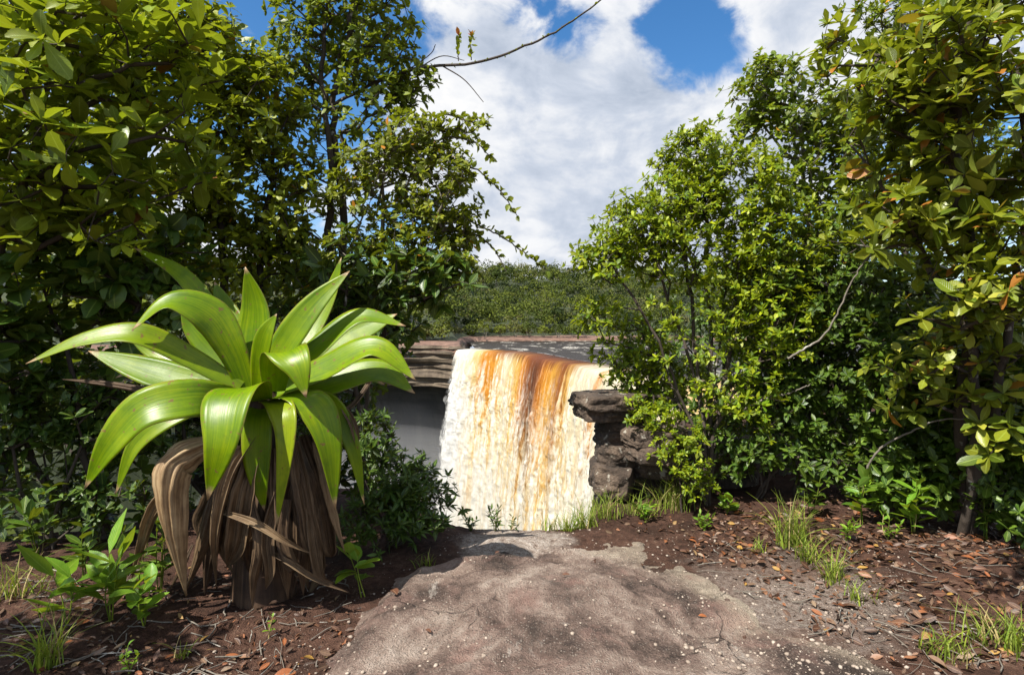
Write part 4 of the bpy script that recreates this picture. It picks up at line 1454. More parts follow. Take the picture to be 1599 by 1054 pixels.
def finish_plants():
    """pick the leaves that show largest as parts of their own, join the rest"""
    allp, alls, own, loc, area = [], [], [], [], []
    for i, pl in enumerate(PLANTS):
        p, d, n, l, w = pl['A']
        c = p + d * l[:, None] * 0.5
        allp.append(c); own.append(np.full(len(p), i)); loc.append(np.arange(len(p)))
        view = nrm(c - CAM)
        fac = np.abs((view * n).sum(1)) * 0.8 + 0.15
        alls.append(l); area.append(l * w * 0.7 * fac)
    c = np.concatenate(allp); own = np.concatenate(own); loc = np.concatenate(loc); area = np.concatenate(area); ll = np.concatenate(alls)
    px, py, dep = project(c)
    apx = area * (F / np.maximum(dep, 0.1)) ** 2
    inf = (px > -15) & (px < 1614) & (py > -15) & (py < 1069) & (dep > 0.3)
    cs = 10
    cov = np.zeros((1054 // cs + 6, 1599 // cs + 6))
    vis = np.zeros(len(c), bool)
    gx = np.clip((px / cs).astype(int) + 2, 0, cov.shape[1] - 1); gy = np.clip((py / cs).astype(int) + 2, 0, cov.shape[0] - 1)
    for i in np.argsort(dep):
        if not inf[i]:
            continue
        r = int(max(0, math.sqrt(apx[i]) / cs / 2))
        y0, y1, x0, x1 = gy[i] - r, gy[i] + r + 1, gx[i] - r, gx[i] + r + 1
        blk = cov[max(y0, 0):y1, max(x0, 0):x1]
        if blk.size and blk.mean() < 0.9:
            vis[i] = True
        cov[max(y0, 0):y1, max(x0, 0):x1] += min(1.0, apx[i] / (cs * cs * max(blk.size, 1))) * 1.1
    for i, pl in enumerate(PLANTS):
        m = own == i
        v = vis[m]; a = apx[m]
        score = np.where(v, a, 0)
        A = pl['A']; N = len(v)
        g = np.random.default_rng(pl['seed'] + 500)
        var = g.integers(0, 4, N); rnd = g.uniform(0, 1, N)
        order = np.argsort(-score)
        k = min(pl['maxleaf'], int((score > 14).sum()), N)
        single = np.zeros(N, bool); single[order[:k]] = True
        p, d, n, l, w = A
        X = np.cross(d, n)
        inv = Matrix.Translation(-Vector(pl['e'].location))
        for j in order[:k]:
            ob = bpy.data.objects.new(pl['leafname'], leaf_mesh(pl['kind'], pl['nseg'], int(var[j]), pl['mat']))
            COL.objects.link(ob)
            ob.parent = pl['e']
            ob.matrix_parent_inverse = inv
            Mx = Matrix(((X[j, 0] * w[j], d[j, 0] * l[j], n[j, 0] * w[j], p[j, 0]), (X[j, 1] * w[j], d[j, 1] * l[j], n[j, 1] * w[j], p[j, 1]), (X[j, 2] * w[j], d[j, 2] * l[j], n[j, 2] * w[j], p[j, 2]), (0, 0, 0, 1)))
            ob.matrix_basis = Mx
        if (~single).any():
            o = link('crown', leaves_mesh('crown', A, ~single, pl['kind'], 0 if pl['nseg'] <= 3 else 3, var, rnd), M[pl['mat']], pl['e'])
            o['kind'] = 'stuff'


def W3(px, py, D):
    return P(px, py, D)


# ---- left side
plant('broad_leaved_tree', 'tree with large paddle leaves at the gorge rim, overhanging the bromeliad', 'tree', (-3.35, 3.35),
      [[W3(-60, 700, 3.5), W3(-20, 450, 3.6), W3(50, 230, 3.5), W3(100, 40, 3.4)], [W3(-90, 650, 3.5), W3(-60, 300, 3.3), W3(-40, 60, 3.2)]],
      [ell(90, 100, 3.4, 230, 180, 0.5), ell(30, 270, 3.35, 180, 130, 0.45), ell(240, 180, 3.8, 140, 150, 0.4), ell(130, 330, 3.7, 170, 90, 0.35, 0.7), ell(-110, 130, 3.3, 120, 120, 0.4, 0.7)],
      185, 'obovate', 'leaf_broad', 0.20, 0.088, 7, 2, 0.22, shell=0.5, nseg=5, spread=(30, 85), seed=11, stem_r=0.032, tip_r=0.005, bark='bark', upw=0.8)
plant('round_leaved_shrub', 'shrub with thick rounded dark leaves left of the bromeliad', 'shrub', (-2.85, 3.95),
      [[W3(130, 700, 4.0), W3(110, 560, 4.0), W3(60, 430, 3.9)], [W3(150, 720, 4.05), W3(190, 560, 4.1), W3(230, 420, 4.2)], [W3(60, 740, 4.0), W3(20, 600, 3.9), W3(10, 480, 3.8)]],
      [ell(70, 440, 3.9, 120, 100, 0.35), ell(220, 430, 4.2, 120, 80, 0.4), ell(20, 560, 3.8, 80, 90, 0.3), ell(120, 560, 4.2, 130, 60, 0.3, 0.5), ell(60, 690, 4.0, 120, 80, 0.3, 0.25), ell(200, 700, 4.3, 120, 90, 0.3, 0.25)],
      157, 'round', 'leaf_round', 0.15, 0.105, 7, 2, 0.16, nseg=4, seed=12, stem_r=0.03, tip_r=0.005, upw=0.9)
plant('small_leaved_tree', 'dense tree with small yellow-green leaves behind the paddle-leaved tree', 'tree', (-2.45, 4.75),
      [[W3(330, 700, 4.8), W3(350, 450, 4.8), W3(330, 250, 4.8), W3(320, 60, 4.7)], [W3(390, 650, 4.8), W3(410, 400, 4.9), W3(430, 220, 4.9)], [W3(270, 650, 4.8), W3(200, 400, 4.8), W3(220, 150, 4.7)]],
      [ell(300, 110, 4.7, 120, 110, 0.5), ell(400, 180, 4.8, 80, 90, 0.45), ell(230, 270, 4.7, 140, 110, 0.45), ell(400, 300, 4.9, 110, 100, 0.45), ell(330, 400, 4.9, 150, 70, 0.4), ell(220, 20, 4.6, 100, 80, 0.5), ell(130, 420, 4.8, 140, 90, 0.4), ell(90, 160, 4.8, 130, 120, 0.4, 0.7), ell(470, 440, 5.0, 90, 70, 0.35), ell(40, 300, 4.9, 150, 120, 0.4, 0.7), ell(60, 40, 4.9, 150, 100, 0.4, 0.7)],
      980, 'obovate', 'leaf_mid', 0.105, 0.055, 8, 4, 0.15, seed=13, stem_r=0.05, tip_r=0.0035)
plant('slender_tree', 'tall slender tree with paired dark trunks beside the bromeliad', 'tree', (-1.72, 5.0),
      [[W3(516, 640, 5.0), W3(512, 430, 5.0), W3(516, 250, 5.0), W3(505, 110, 5.0), W3(520, -80, 5.0)], [W3(524, 600, 5.05), W3(535, 330, 5.05), W3(520, 180, 5.05), W3(545, 40, 5.0), W3(560, -90, 5.0)]],
      [ell(570, 40, 5.0, 90, 80, 0.5), ell(490, 60, 5.1, 65, 90, 0.45), ell(600, 120, 5.0, 75, 60, 0.4), ell(560, 200, 5.0, 90, 60, 0.4, 0.5), ell(460, 150, 5.1, 50, 90, 0.3, 0.6), ell(540, -80, 5.0, 140, 80, 0.6), ell(640, 140, 5.0, 45, 30, 0.2), ell(480, 330, 5.1, 90, 110, 0.4, 0.45)],
      495, 'elliptic', 'leaf_slim', 0.082, 0.045, 8, 3, 0.13, seed=14, stem_r=0.045, tip_r=0.003)
plant('arching_shrub', 'shrub with arching leafy sprays reaching towards the falls', 'shrub', (-1.25, 4.85),
      [[W3(560, 600, 4.85), W3(590, 430, 4.8), W3(600, 230, 4.8)], [W3(580, 600, 4.8), W3(640, 420, 4.75), W3(690, 330, 4.7)], [W3(560, 620, 4.8), W3(540, 450, 4.8), W3(570, 330, 4.8)]],
      [ell(650, 225, 4.75, 60, 45, 0.35), ell(600, 290, 4.8, 90, 70, 0.4), ell(685, 300, 4.7, 70, 70, 0.35), ell(650, 380, 4.7, 95, 60, 0.35), ell(715, 390, 4.65, 45, 60, 0.25), ell(560, 420, 4.8, 100, 60, 0.35, 0.7), ell(720, 195, 4.7, 40, 14, 0.12)],
      495, 'elliptic', 'leaf_arch', 0.072, 0.040, 8, 3, 0.11, seed=15, stem_r=0.022, tip_r=0.0028, bark='bark_grey')
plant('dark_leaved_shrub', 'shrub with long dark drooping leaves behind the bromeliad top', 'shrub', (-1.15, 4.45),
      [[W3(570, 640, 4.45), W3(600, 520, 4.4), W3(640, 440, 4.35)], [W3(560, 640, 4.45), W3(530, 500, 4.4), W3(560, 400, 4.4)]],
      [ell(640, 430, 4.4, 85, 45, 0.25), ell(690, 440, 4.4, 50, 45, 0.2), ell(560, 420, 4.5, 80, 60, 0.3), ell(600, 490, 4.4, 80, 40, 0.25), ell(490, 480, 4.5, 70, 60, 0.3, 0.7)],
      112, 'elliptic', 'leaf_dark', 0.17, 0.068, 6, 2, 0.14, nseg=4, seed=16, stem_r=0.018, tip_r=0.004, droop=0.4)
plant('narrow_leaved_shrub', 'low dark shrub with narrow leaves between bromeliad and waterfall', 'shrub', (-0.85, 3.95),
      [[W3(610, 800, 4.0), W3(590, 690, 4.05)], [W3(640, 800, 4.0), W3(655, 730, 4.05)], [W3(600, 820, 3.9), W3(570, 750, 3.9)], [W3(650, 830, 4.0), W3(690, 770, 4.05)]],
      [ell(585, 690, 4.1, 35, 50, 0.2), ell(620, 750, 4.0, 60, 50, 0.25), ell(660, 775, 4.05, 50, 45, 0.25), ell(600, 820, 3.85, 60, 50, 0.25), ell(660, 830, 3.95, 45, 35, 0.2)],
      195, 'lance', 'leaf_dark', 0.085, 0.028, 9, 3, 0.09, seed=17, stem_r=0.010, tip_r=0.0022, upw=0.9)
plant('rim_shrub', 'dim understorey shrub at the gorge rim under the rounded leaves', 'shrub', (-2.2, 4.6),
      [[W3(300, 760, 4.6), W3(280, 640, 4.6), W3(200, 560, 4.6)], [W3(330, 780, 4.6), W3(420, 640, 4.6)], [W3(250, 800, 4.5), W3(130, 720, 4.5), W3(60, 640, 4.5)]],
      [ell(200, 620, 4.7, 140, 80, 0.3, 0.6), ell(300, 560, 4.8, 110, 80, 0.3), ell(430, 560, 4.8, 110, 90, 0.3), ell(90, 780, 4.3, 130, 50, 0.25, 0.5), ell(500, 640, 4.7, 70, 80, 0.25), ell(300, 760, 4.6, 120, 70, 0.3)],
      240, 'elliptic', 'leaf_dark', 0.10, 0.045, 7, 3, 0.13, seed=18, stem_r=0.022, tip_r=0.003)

# ---- right side
plant('bright_shrub', 'tall bright yellow-green shrub with many thin stems beside the outcrop', 'shrub', (1.68, 4.85),
      [[W3(1095, 640, 4.9), W3(1080, 480, 5.0), W3(1060, 300, 5.1)], [W3(1110, 620, 4.9), W3(1105, 430, 5.1), W3(1100, 250, 5.2)], [W3(1085, 680, 4.9), W3(1030, 540, 4.9), W3(960, 420, 4.9)],
       [W3(1125, 640, 4.9), W3(1150, 470, 5.0), W3(1170, 320, 5.1)], [W3(1080, 700, 4.9), W3(1050, 600, 5.1), W3(1000, 500, 5.2)], [W3(1120, 660, 4.8), W3(1190, 560, 4.8), W3(1230, 420, 4.9)], [W3(1100, 680, 4.85), W3(1070, 540, 5.0), W3(1010, 380, 5.0)], [W3(1104, 660, 4.9), W3(1128, 520, 5.0), W3(1130, 380, 5.1)]],
      [ell(1000, 365, 5.0, 80, 55, 0.45), ell(945, 405, 4.9, 45, 40, 0.3), ell(1090, 260, 5.2, 65, 55, 0.4), ell(1060, 330, 5.1, 80, 60, 0.45), ell(1160, 300, 5.1, 80, 65, 0.45), ell(1210, 390, 5.0, 90, 80, 0.45), ell(1080, 400, 5.0, 110, 50, 0.4, 0.7), ell(945, 500, 5.1, 45, 35, 0.25, 0.6),
       ell(1200, 500, 4.9, 90, 80, 0.4), ell(990, 545, 5.3, 60, 55, 0.3, 0.7), ell(1010, 610, 5.3, 55, 50, 0.3, 0.8), ell(1100, 520, 5.0, 110, 80, 0.4, 0.35), ell(1160, 620, 4.9, 90, 60, 0.35, 0.5), ell(1090, 215, 5.2, 30, 22, 0.15)],
      1300, 'elliptic', 'leaf_bright', 0.078, 0.032, 9, 3, 0.12, seed=21, stem_r=0.012, tip_r=0.0025, upw=0.9, bark='bark')
plant('oval_leaved_tree', 'tree with small oval leaves rising behind the bright shrub', 'tree', (2.75, 5.7),
      [[W3(1240, 600, 5.7), W3(1260, 400, 5.7), W3(1250, 200, 5.7)], [W3(1260, 600, 5.7), W3(1330, 380, 5.7), W3(1350, 220, 5.6)]],
      [ell(1215, 140, 5.7, 75, 45, 0.4), ell(1260, 190, 5.7, 100, 55, 0.45), ell(1330, 210, 5.7, 90, 70, 0.45), ell(1290, 290, 5.6, 110, 70, 0.45), ell(1200, 105, 5.7, 22, 20, 0.1, 0.6), ell(1290, 120, 5.7, 30, 16, 0.15, 0.5), ell(1175, 190, 5.7, 40, 25, 0.2), ell(1330, 370, 5.5, 120, 80, 0.4, 0.7)],
      442, 'elliptic', 'leaf_right', 0.095, 0.052, 7, 3, 0.15, seed=22, stem_r=0.035, tip_r=0.003, bark='bark_grey', droop=0.3)
plant('thick_leaved_tree', 'tree with thick leathery leaf whorls overhanging the right of the path', 'tree', (3.25, 4.0),
      [[W3(1500, 640, 3.9), W3(1520, 420, 3.5), W3(1490, 240, 3.4), W3(1500, 60, 3.4)], [W3(1560, 600, 3.6), W3(1600, 330, 3.3), W3(1590, 100, 3.2)], [W3(1520, 560, 3.6), W3(1440, 400, 3.6), W3(1370, 270, 3.7)]],
      [ell(1480, 90, 3.4, 120, 100, 0.4), ell(1560, 200, 3.2, 110, 110, 0.4), ell(1420, 190, 3.6, 95, 85, 0.4), ell(1370, 150, 3.8, 50, 50, 0.25, 0.7), ell(1380, 370, 3.6, 70, 40, 0.25, 0.6), ell(1480, 330, 3.5, 110, 70, 0.35, 0.8), ell(1550, 440, 3.3, 80, 70, 0.3), ell(1480, 470, 3.5, 70, 50, 0.3, 0.6), ell(1540, -30, 3.5, 130, 60, 0.3), ell(1600, 330, 3.2, 60, 90, 0.3), ell(1440, 300, 3.9, 120, 90, 0.3), ell(1330, 110, 4.2, 60, 60, 0.25), ell(1560, 540, 3.6, 90, 70, 0.3, 0.8), ell(1470, 580, 3.8, 90, 60, 0.3, 0.6), ell(1570, 650, 3.6, 60, 50, 0.25, 0.6)],
      450, 'obovate', 'leaf_big', 0.145, 0.062, 8, 2, 0.17, nseg=5, seed=23, stem_r=0.034, tip_r=0.005, bark='bark', upw=0.9, spread=(25, 80))
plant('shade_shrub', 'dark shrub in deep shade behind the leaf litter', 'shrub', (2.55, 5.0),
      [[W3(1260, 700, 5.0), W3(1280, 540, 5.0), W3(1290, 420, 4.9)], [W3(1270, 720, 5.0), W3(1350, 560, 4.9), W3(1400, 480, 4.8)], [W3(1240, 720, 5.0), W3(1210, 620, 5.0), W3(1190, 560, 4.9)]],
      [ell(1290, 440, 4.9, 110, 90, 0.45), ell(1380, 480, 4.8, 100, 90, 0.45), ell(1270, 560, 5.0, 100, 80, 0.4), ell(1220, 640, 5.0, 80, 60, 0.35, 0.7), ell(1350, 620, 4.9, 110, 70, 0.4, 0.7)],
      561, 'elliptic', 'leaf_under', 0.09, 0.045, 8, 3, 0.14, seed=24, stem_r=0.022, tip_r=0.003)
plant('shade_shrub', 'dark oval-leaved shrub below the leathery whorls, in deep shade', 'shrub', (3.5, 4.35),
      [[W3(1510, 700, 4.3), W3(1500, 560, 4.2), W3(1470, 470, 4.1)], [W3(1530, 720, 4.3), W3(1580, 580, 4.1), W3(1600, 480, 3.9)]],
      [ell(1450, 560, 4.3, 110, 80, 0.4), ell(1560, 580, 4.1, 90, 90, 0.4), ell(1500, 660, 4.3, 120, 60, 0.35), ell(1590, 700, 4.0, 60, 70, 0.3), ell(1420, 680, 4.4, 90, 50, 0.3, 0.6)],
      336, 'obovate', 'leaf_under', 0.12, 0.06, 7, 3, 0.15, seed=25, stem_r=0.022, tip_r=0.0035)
plant('feathery_tree', 'fine-leaved tree top showing above the leathery whorls', 'tree', (4.4, 6.4),
      [[W3(1410, 500, 6.4), W3(1420, 250, 6.4), W3(1410, 40, 6.4)]],
      [ell(1400, 15, 6.4, 70, 35, 0.4), ell(1470, 60, 6.4, 110, 80, 0.5), ell(1400, 420, 6.6, 200, 130, 0.5, 0.9), ell(1540, 380, 6.4, 140, 200, 0.5, 0.8), ell(1470, 220, 6.5, 160, 110, 0.5, 0.7)],
      390, 'elliptic', 'leaf_right', 0.10, 0.042, 9, 4, 0.22, seed=26, stem_r=0.05, tip_r=0.003)
plant('back_shrub', 'dark thicket shrub closing the gap between the right-hand trunks', 'shrub', (3.3, 6.1),
      [[W3(1290, 640, 6.1), W3(1300, 520, 6.1)], [W3(1300, 640, 6.0), W3(1420, 580, 6.0)]],
      [ell(1250, 640, 6.1, 130, 80, 0.4), ell(1400, 620, 6.0, 140, 90, 0.4), ell(1540, 620, 5.9, 110, 100, 0.4), ell(1330, 710, 5.9, 140, 30, 0.3, 0.7)],
      247, 'elliptic', 'leaf_dark', 0.11, 0.05, 8, 4, 0.18, seed=27, stem_r=0.02, tip_r=0.003, maxleaf=120)

# more understorey, closing the thickets down to the ground
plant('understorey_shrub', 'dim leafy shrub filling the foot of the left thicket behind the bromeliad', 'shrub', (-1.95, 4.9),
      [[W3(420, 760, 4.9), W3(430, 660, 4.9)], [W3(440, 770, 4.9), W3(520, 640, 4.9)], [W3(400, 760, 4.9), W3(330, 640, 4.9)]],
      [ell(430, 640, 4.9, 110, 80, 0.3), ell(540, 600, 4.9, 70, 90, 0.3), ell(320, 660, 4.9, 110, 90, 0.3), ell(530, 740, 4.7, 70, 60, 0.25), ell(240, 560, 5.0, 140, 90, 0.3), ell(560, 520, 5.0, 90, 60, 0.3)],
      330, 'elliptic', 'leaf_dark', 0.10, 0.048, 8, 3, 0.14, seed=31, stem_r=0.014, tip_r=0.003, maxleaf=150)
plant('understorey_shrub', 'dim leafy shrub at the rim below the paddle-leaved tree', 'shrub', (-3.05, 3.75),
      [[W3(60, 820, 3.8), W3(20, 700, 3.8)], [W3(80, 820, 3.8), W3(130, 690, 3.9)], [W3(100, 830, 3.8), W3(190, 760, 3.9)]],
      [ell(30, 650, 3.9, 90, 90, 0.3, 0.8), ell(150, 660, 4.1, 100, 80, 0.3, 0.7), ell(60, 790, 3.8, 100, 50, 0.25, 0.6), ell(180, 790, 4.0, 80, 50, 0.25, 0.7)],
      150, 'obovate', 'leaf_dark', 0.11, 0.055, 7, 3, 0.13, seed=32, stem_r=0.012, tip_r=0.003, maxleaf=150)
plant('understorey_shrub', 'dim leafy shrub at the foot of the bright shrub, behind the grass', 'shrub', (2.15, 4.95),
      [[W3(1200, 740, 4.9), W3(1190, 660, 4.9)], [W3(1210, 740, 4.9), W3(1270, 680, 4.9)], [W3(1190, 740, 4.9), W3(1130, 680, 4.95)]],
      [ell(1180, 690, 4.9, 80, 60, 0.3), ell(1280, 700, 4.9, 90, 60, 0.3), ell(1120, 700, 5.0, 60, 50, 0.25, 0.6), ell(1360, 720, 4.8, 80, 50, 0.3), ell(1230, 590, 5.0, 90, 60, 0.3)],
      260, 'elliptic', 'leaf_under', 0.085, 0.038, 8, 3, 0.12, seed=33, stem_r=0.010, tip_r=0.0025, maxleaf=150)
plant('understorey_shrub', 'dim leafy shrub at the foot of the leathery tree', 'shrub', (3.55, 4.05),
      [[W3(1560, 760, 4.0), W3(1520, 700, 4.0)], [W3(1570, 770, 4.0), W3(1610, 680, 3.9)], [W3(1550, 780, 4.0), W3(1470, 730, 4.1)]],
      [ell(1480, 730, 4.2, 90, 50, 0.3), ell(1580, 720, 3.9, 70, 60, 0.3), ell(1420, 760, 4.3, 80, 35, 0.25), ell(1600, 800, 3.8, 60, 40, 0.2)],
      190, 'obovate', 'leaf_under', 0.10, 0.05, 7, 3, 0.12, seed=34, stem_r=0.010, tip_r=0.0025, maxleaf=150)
plant('rim_fern_shrub', 'yellow-green bush hanging over the rim beside the outcrop ledge', 'shrub', (1.3, 5.6),
      [[W3(1010, 640, 5.6), W3(985, 590, 5.6)], [W3(1015, 640, 5.6), W3(1040, 580, 5.6)]],
      [ell(985, 590, 5.6, 45, 40, 0.25), ell(1040, 600, 5.6, 60, 50, 0.3), ell(1000, 640, 5.5, 40, 25, 0.2), ell(975, 540, 5.6, 40, 30, 0.2)],
      150, 'elliptic', 'leaf_bright', 0.065, 0.028, 8, 3, 0.09, seed=35, stem_r=0.010, tip_r=0.002, maxleaf=200)
# trees beside and behind the photographer, whose shade falls on the path sides
plant('path_side_tree', 'tree beside the path shading the leaf litter', 'tree', (3.3, 0.4),
      [[(3.25, 0.6, 1.2), (2.9, 0.9, 2.3), (2.4, 1.0, 3.1)], [(3.4, 0.5, 1.4), (3.5, 1.1, 2.6), (3.2, 1.4, 3.3)]],
      [((np.array([1.7, 1.4, 3.3])), np.array([0.8, 0.55, 0.35]), 1.0), ((np.array([2.6, 1.9, 3.5])), np.array([0.7, 0.55, 0.35]), 1.0), ((np.array([2.6, 0.7, 3.2])), np.array([0.8, 0.6, 0.4]), 1.0)],
      170, 'obovate', 'leaf_big', 0.13, 0.06, 7, 3, 0.17, seed=36, stem_r=0.05, tip_r=0.005, maxleaf=0)
plant('path_side_tree', 'tree beside the path shading the soil below the bromeliad', 'tree', (-4.0, 0.2),
      [[(-3.9, 0.3, 1.3), (-3.6, 0.5, 2.2), (-3.2, 0.6, 2.8)]],
      [((np.array([-3.7, 1.1, 2.9])), np.array([0.75, 0.45, 0.35]), 1.0), ((np.array([-4.4, 0.9, 2.9])), np.array([0.6, 0.5, 0.4]), 1.0)],
      80, 'obovate', 'leaf_broad', 0.15, 0.065, 7, 3, 0.18, seed=37, stem_r=0.05, tip_r=0.005, maxleaf=0)

plant('rim_tree', 'leafy tree on the rim closing the view behind the bright shrub', 'tree', (2.75, 7.4),
      [[W3(1130, 600, 7.4), W3(1140, 480, 7.4), W3(1160, 380, 7.4)], [W3(1140, 600, 7.4), W3(1220, 480, 7.4)], [W3(1120, 620, 7.4), W3(1060, 520, 7.4)]],
      [ell(1080, 540, 7.4, 90, 70, 0.5), ell(1180, 480, 7.4, 110, 90, 0.5), ell(1280, 480, 7.4, 110, 100, 0.5), ell(1150, 620, 7.3, 130, 70, 0.5), ell(1290, 620, 7.3, 110, 80, 0.5), ell(1060, 630, 7.0, 60, 50, 0.3), ell(1250, 380, 7.4, 90, 80, 0.4)],
      420, 'elliptic', 'leaf_under', 0.11, 0.05, 8, 3, 0.18, seed=38, stem_r=0.03, tip_r=0.003, maxleaf=150)

plant('ledge_bush', 'small yellow-green bush growing against the right side of the outcrop', 'shrub', (1.42, 4.72),
      [[W3(1060, 740, 4.7), W3(1055, 680, 4.72)], [W3(1065, 740, 4.7), W3(1030, 660, 4.78)]],
      [ell(1058, 690, 4.7, 42, 50, 0.15), ell(1022, 655, 4.8, 36, 24, 0.12), ell(1080, 740, 4.65, 40, 35, 0.15), ell(1000, 640, 4.9, 30, 20, 0.1)],
      110, 'elliptic', 'leaf_bright', 0.058, 0.024, 8, 3, 0.08, seed=39, stem_r=0.008, tip_r=0.002, maxleaf=200)

# ------------------------------------------------------------------ giant bromeliad
def strip(pts, wpx, phi, tmax=0.45, w0=0.45, rows=22, cols=9, gutter=0.07, rnd=0.3, seed=0, tipw=0.02, wrinkle=0.0, side=None, ragged=0.0):
    """a strap leaf along pixel-and-distance points; wpx its seen width, phi its tilt about its own length"""
    g = np.random.default_rng(seed + 900)
    C = crom([P(*p) for p in pts], rows)
    D = crom([(p[2], 0, 0) for p in pts], rows)[:, 0]
    T = nrm(np.gradient(C, axis=0))
    tx, tu = T @ _x, T @ _u
    perp = np.stack([tu, -tx], 1)
    ln = np.linalg.norm(perp, axis=1, keepdims=True)
    perp = perp / np.maximum(ln, 0.15)
    # keep the side vector steady where the blade points at the camera
    for i in range(1, rows):
        if ln[i] < 0.35:
            perp[i] = perp[i - 1] * 0.7 + perp[i] * 0.3
    perp = nrm(perp)
    for it in range(3):
        perp[1:-1] = (perp[:-2] + 2 * perp[1:-1] + perp[2:]) / 4
    perp = nrm(perp)
    sgn = np.sign(perp[rows // 2, 1] + 1e-3)
    ph = np.radians(np.broadcast_to(np.interp(np.linspace(0, 1, rows), np.linspace(0, 1, len(phi)), phi) if hasattr(phi, '__len__') else phi, (rows,)))
    S = np.cos(ph)[:, None] * (perp[:, :1] * _x + perp[:, 1:] * _u) + (sgn * np.sin(ph))[:, None] * _f
    if side is not None:
        S = np.repeat(nrm(_x * side[0] + _u * side[1] + _f * side[2])[None], rows, 0)
    S = nrm(S - (S * T).sum(1, keepdims=True) * T)
    Nn = nrm(np.cross(S, T))
    # upper face: towards the sky / camera
    if (Nn[rows // 2] @ (np.array([0, -0.7, 0.7]))) < 0:
        Nn = -Nn
    t = np.linspace(0, 1, rows)
    w = np.where(t < tmax, w0 + (1 - w0) * np.sin(np.clip(t / tmax, 0, 1) * math.pi / 2), np.clip(1 - ((t - tmax) / (1 - tmax)) ** 1.75, 0, 1))
    w = np.maximum(w, tipw) * wpx * D / F / np.maximum(np.cos(ph), 0.85) * 0.5
    c = np.linspace(-1, 1, cols)
    rag = 1 + ragged * fbm(t * 9 + seed, t * 0, oct=3, seed=seed)
    gz = gutter * (c ** 2 - 0.4)[None, :] * w[:, None] * 2
    gz = gz + 0.05 * w[:, None] * fbm(c[None, :] * 1.5 + 0 * t[:, None], t[:, None] * 3 + 0 * c[None, :], oct=2, seed=seed + 3)
    if wrinkle:
        fold = fbm(c[None, :] * 3.0 + 0.6 * t[:, None], t[:, None] * 1.3 + 0 * c[None, :], oct=3, seed=seed + 9)
        gz = gz + wrinkle * w[:, None] * fold
        # papery pleats
        ph2 = (c[None, :] * 1.6 + 0.5 * fbm(t[:, None] * 2 + seed, t[:, None] * 0, oct=2, seed=seed + 4)) % 1.0
        gz = gz + 0.42 * w[:, None] * (np.abs(ph2 - 0.5) * 2 - 0.5)
    V = C[:, None] + S[:, None] * (c[None, :] * (w * rag)[:, None])[..., None] + Nn[:, None] * gz[..., None]
    L = np.zeros((rows, cols, 3))
    L[..., 0] = c[None]; L[..., 1] = t[:, None]; L[..., 2] = rnd
    # thin solid: a second skin just below
    th = 0.0022
    V2 = V - Nn[:, None] * th
    fa = grid_faces(rows, cols)
    n = rows * cols
    fb = fa[:, ::-1] + n
    rim = []
    for i in range(rows - 1):
        rim.append((i * cols, (i + 1) * cols, (i + 1) * cols + n, i * cols + n))
        a = i * cols + cols - 1; b = a + cols
        rim.append((b, a, a + n, b + n))
    for k in range(cols - 1):
        a = (rows - 1) * cols + k
        rim.append((a, a + 1, a + 1 + n, a + n))
    return np.concatenate([V.reshape(-1, 3), V2.reshape(-1, 3)]), np.concatenate([fa, fb, np.array(rim)]), np.concatenate([L.reshape(-1, 3)] * 2)


